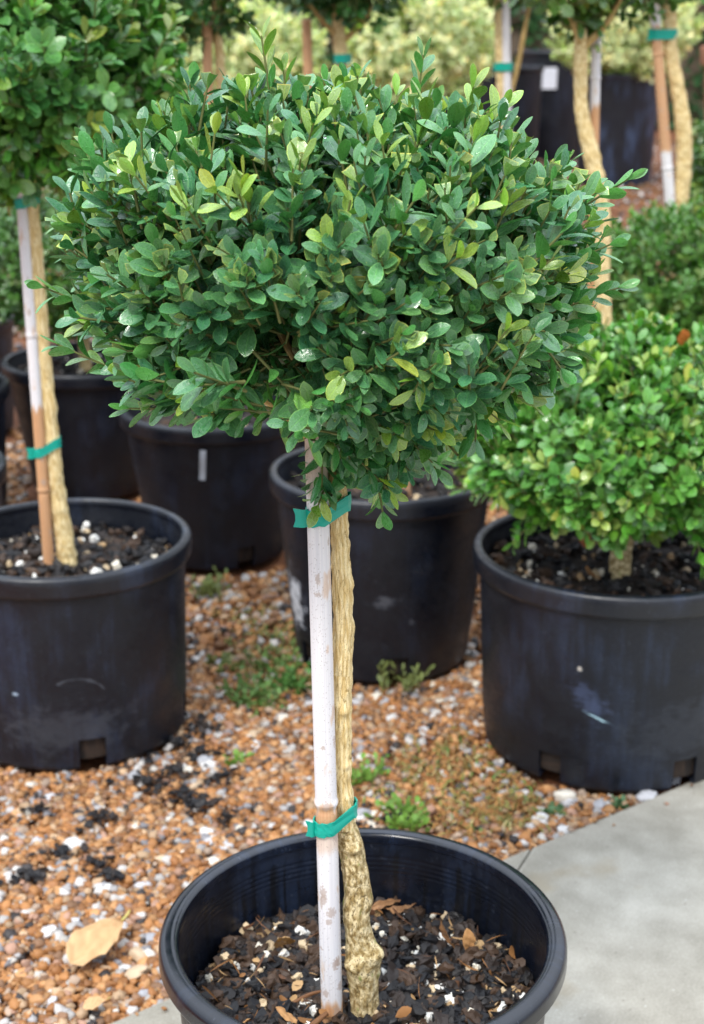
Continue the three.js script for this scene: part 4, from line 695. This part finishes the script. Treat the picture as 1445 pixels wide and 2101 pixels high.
weed(0.058, -1.595, 46, 0.036, W1, 'low bright green weed behind the near pot rim', false, 4);
weed(-0.14, -1.93, 44, 0.045, [0.26, 0.5, 0.14], 'sprawling weed on the stones in the gap between the pots', false, 5);
weed(0.062, -1.975, 22, 0.05, W2, 'upright weed with dry tips at the foot of the smudged pot', true, 6);
weed(-0.145, -1.755, 12, 0.018, W1, 'tiny green seedling among the orange stones', false, 7);
weed(-0.11, -2.05, 34, 0.04, [0.3, 0.52, 0.14], 'thin patch of weed near the foot of the white scuffed pot', false, 8);
weed(-0.19, -2.06, 20, 0.03, W2, 'yellowish weed beside the scuffed pot at the gravel gap', false, 9);
weed(0.245, -1.625, 10, 0.016, [0.2, 0.4, 0.18], 'little creeping weed by the pale stone at the wide pot', false, 10);
weed(0.33, -1.64, 10, 0.016, [0.2, 0.4, 0.18], 'little creeping weed between slab edge and wide pot', false, 11);

function broadLeaf(len, wide, colors, seed, stalk) {                             // a fallen leaf, curled, with a stalk
  const g = leafGeo({ nl: 12, nw: 8, wide: wide / len, fold: 0.16, curl: 0.26, twist: 0.25, thick: 0.006 }), p = g.attributes.position, col = [];
  for (let i = 0; i < p.count; i++) { const x = p.getX(i), y = p.getY(i); p.setZ(i, p.getZ(i) + 0.05 * n2(x * 5 + seed, y * 4) + 0.02 * Math.sin(y * 26) * Math.abs(x) * 3); const k = clamp(0.5 + 0.9 * fbm2(x * 6 + seed, y * 5, 3)); col.push(...mix3(colors[0], colors[1], k)); }
  g.setAttribute('color', new THREE.Float32BufferAttribute(col, 3)); g.computeVertexNormals();
  const list = [g.toNonIndexed()];
  if (stalk) { const s = barkTube([V(0, 0.03, 0), V(0.005, -0.06, 0.02), V(0.03, -0.16, 0.05)], [0.014, 0.016, 0.013], { rough: 0.05, rings: 8, seg: 6 }); s.setAttribute('color', new THREE.Float32BufferAttribute(Array.from({ length: s.attributes.position.count }, () => colors[2] ?? colors[0]).flat(), 3)); list.push(s.toNonIndexed()); }
  for (const q of list) q.deleteAttribute('uv');
  const m = mergeGeometries(list); m.scale(len, len, len); return m;
}
const dryLook = mat({ vertexColors: true, roughness: 0.5, specularIntensity: 0.6 });
function fallen(label, p, rot, len, wide, colors, seed, stalk = true) { const o = top('fallen_leaf', broadLeaf(len, wide, colors, seed, stalk), dryLook); o.position.set(p[0], p[1] > 0.2 && p[1] < 0.22 ? p[1] - 0.006 : p[1], p[2]); o.rotation.set(rot[0], rot[1], rot[2], 'YXZ'); return tag(o, label, 'leaf', 'fallen leaves'); }
const YEL = [[0.50, 0.28, 0.13], [0.60, 0.40, 0.20], [0.58, 0.50, 0.16]], BRN = [[0.16, 0.075, 0.035], [0.34, 0.18, 0.08]], TAN = [[0.40, 0.20, 0.08], [0.55, 0.30, 0.12]];
fallen('large curled yellow leaf with its stalk lying on the gravel', [-0.238, 0.014, -1.362], [-1.34, 2.5, 0.15], 0.088, 0.046, YEL, 1);
fallen('small yellow leaf lying at the edge of the concrete', [-0.236, 0.008, -1.236], [-1.45, 2.0, 0], 0.024, 0.018, YEL, 2);
fallen('dry brown leaf leaning on the soil behind the knobbly stem', [0.028, 0.214, -1.082], [1.3, 1.3, 0.4], 0.036, 0.014, BRN, 3);
fallen('second brown leaf lying flat at the back of the near soil', [0.012, 0.212, -1.078], [-1.3, -1.2, 0.2], 0.034, 0.013, BRN, 4);
fallen('pointed tan leaf standing in the soil near the shiny pot wall', [0.093, 0.206, -1.028], [0.2, 0.4, 0.1], 0.024, 0.011, TAN, 5, false);
fallen('folded brown leaf beside the standing tan leaf', [0.082, 0.208, -1.034], [0.5, -0.8, 0.5], 0.026, 0.012, BRN, 6, false);
fallen('glossy tan cupped leaf on the soil at the side away from the slab', [-0.092, 0.212, -0.928], [1.1, 1.2, 0.3], 0.030, 0.020, TAN, 7, false);
fallen('orange brown leaf scrap at the back of the near soil', [-0.055, 0.211, -1.035], [1.0, 0.4, 0.2], 0.026, 0.018, [[0.42, 0.2, 0.05], [0.5, 0.26, 0.07]], 8, false);
fallen('tan pointed leaf at the foot of the knobbly stem', [0.012, 0.204, -0.922], [0.5, 0.5, 0], 0.022, 0.012, TAN, 9, false);
fallen('small curved brown leaf on the soil close to the cane', [-0.036, 0.212, -0.935], [1.2, -1.4, 0.2], 0.024, 0.010, TAN, 10, false);
fallen('rust orange dead leaf caught on top of the round bush', [0.392, 0.535, -1.77], [0.7, 0.6, 0.4], 0.026, 0.018, [[0.5, 0.12, 0.02], [0.6, 0.2, 0.05]], 11, false);
fallen('reddish leaf hanging under the round bush over its soil', [0.285, 0.29, -1.74], [0.3, 0.3, 0.2], 0.026, 0.015, [[0.3, 0.08, 0.03], [0.36, 0.14, 0.06]], 12, false);
fallen('pale tan leaf on the soil in front of the bush stem', [0.312, 0.240, -1.765], [1.1, -0.8, 0.3], 0.032, 0.018, TAN, 13, false);
{ // twigs on the soil of the near pot
  for (const [a, b, r, label] of [[[-0.066, 0.203, -0.885], [-0.018, 0.218, -0.93], 0.0026, 'straight reddish brown twig lying in the soil against the cane'], [[-0.045, 0.208, -0.955], [-0.022, 0.214, -0.962], 0.0016, 'thin brown twig lying on the soil behind the cane']]) {
    const o = top('fallen_twig', barkTube([V(...a), V(...a).lerp(V(...b), 0.5).add(V(0.001, 0.002, 0)), V(...b)], [r * 0.8, r, r * 0.7], { rough: 0.18, freq: 200, rings: 16, seg: 8 }), mat({ map: barkMap, color: lin(0.22, 0.12, 0.08), roughness: 0.7 })); tag(o, label, 'twig');
  }
}
renderer.render(scene, camera);
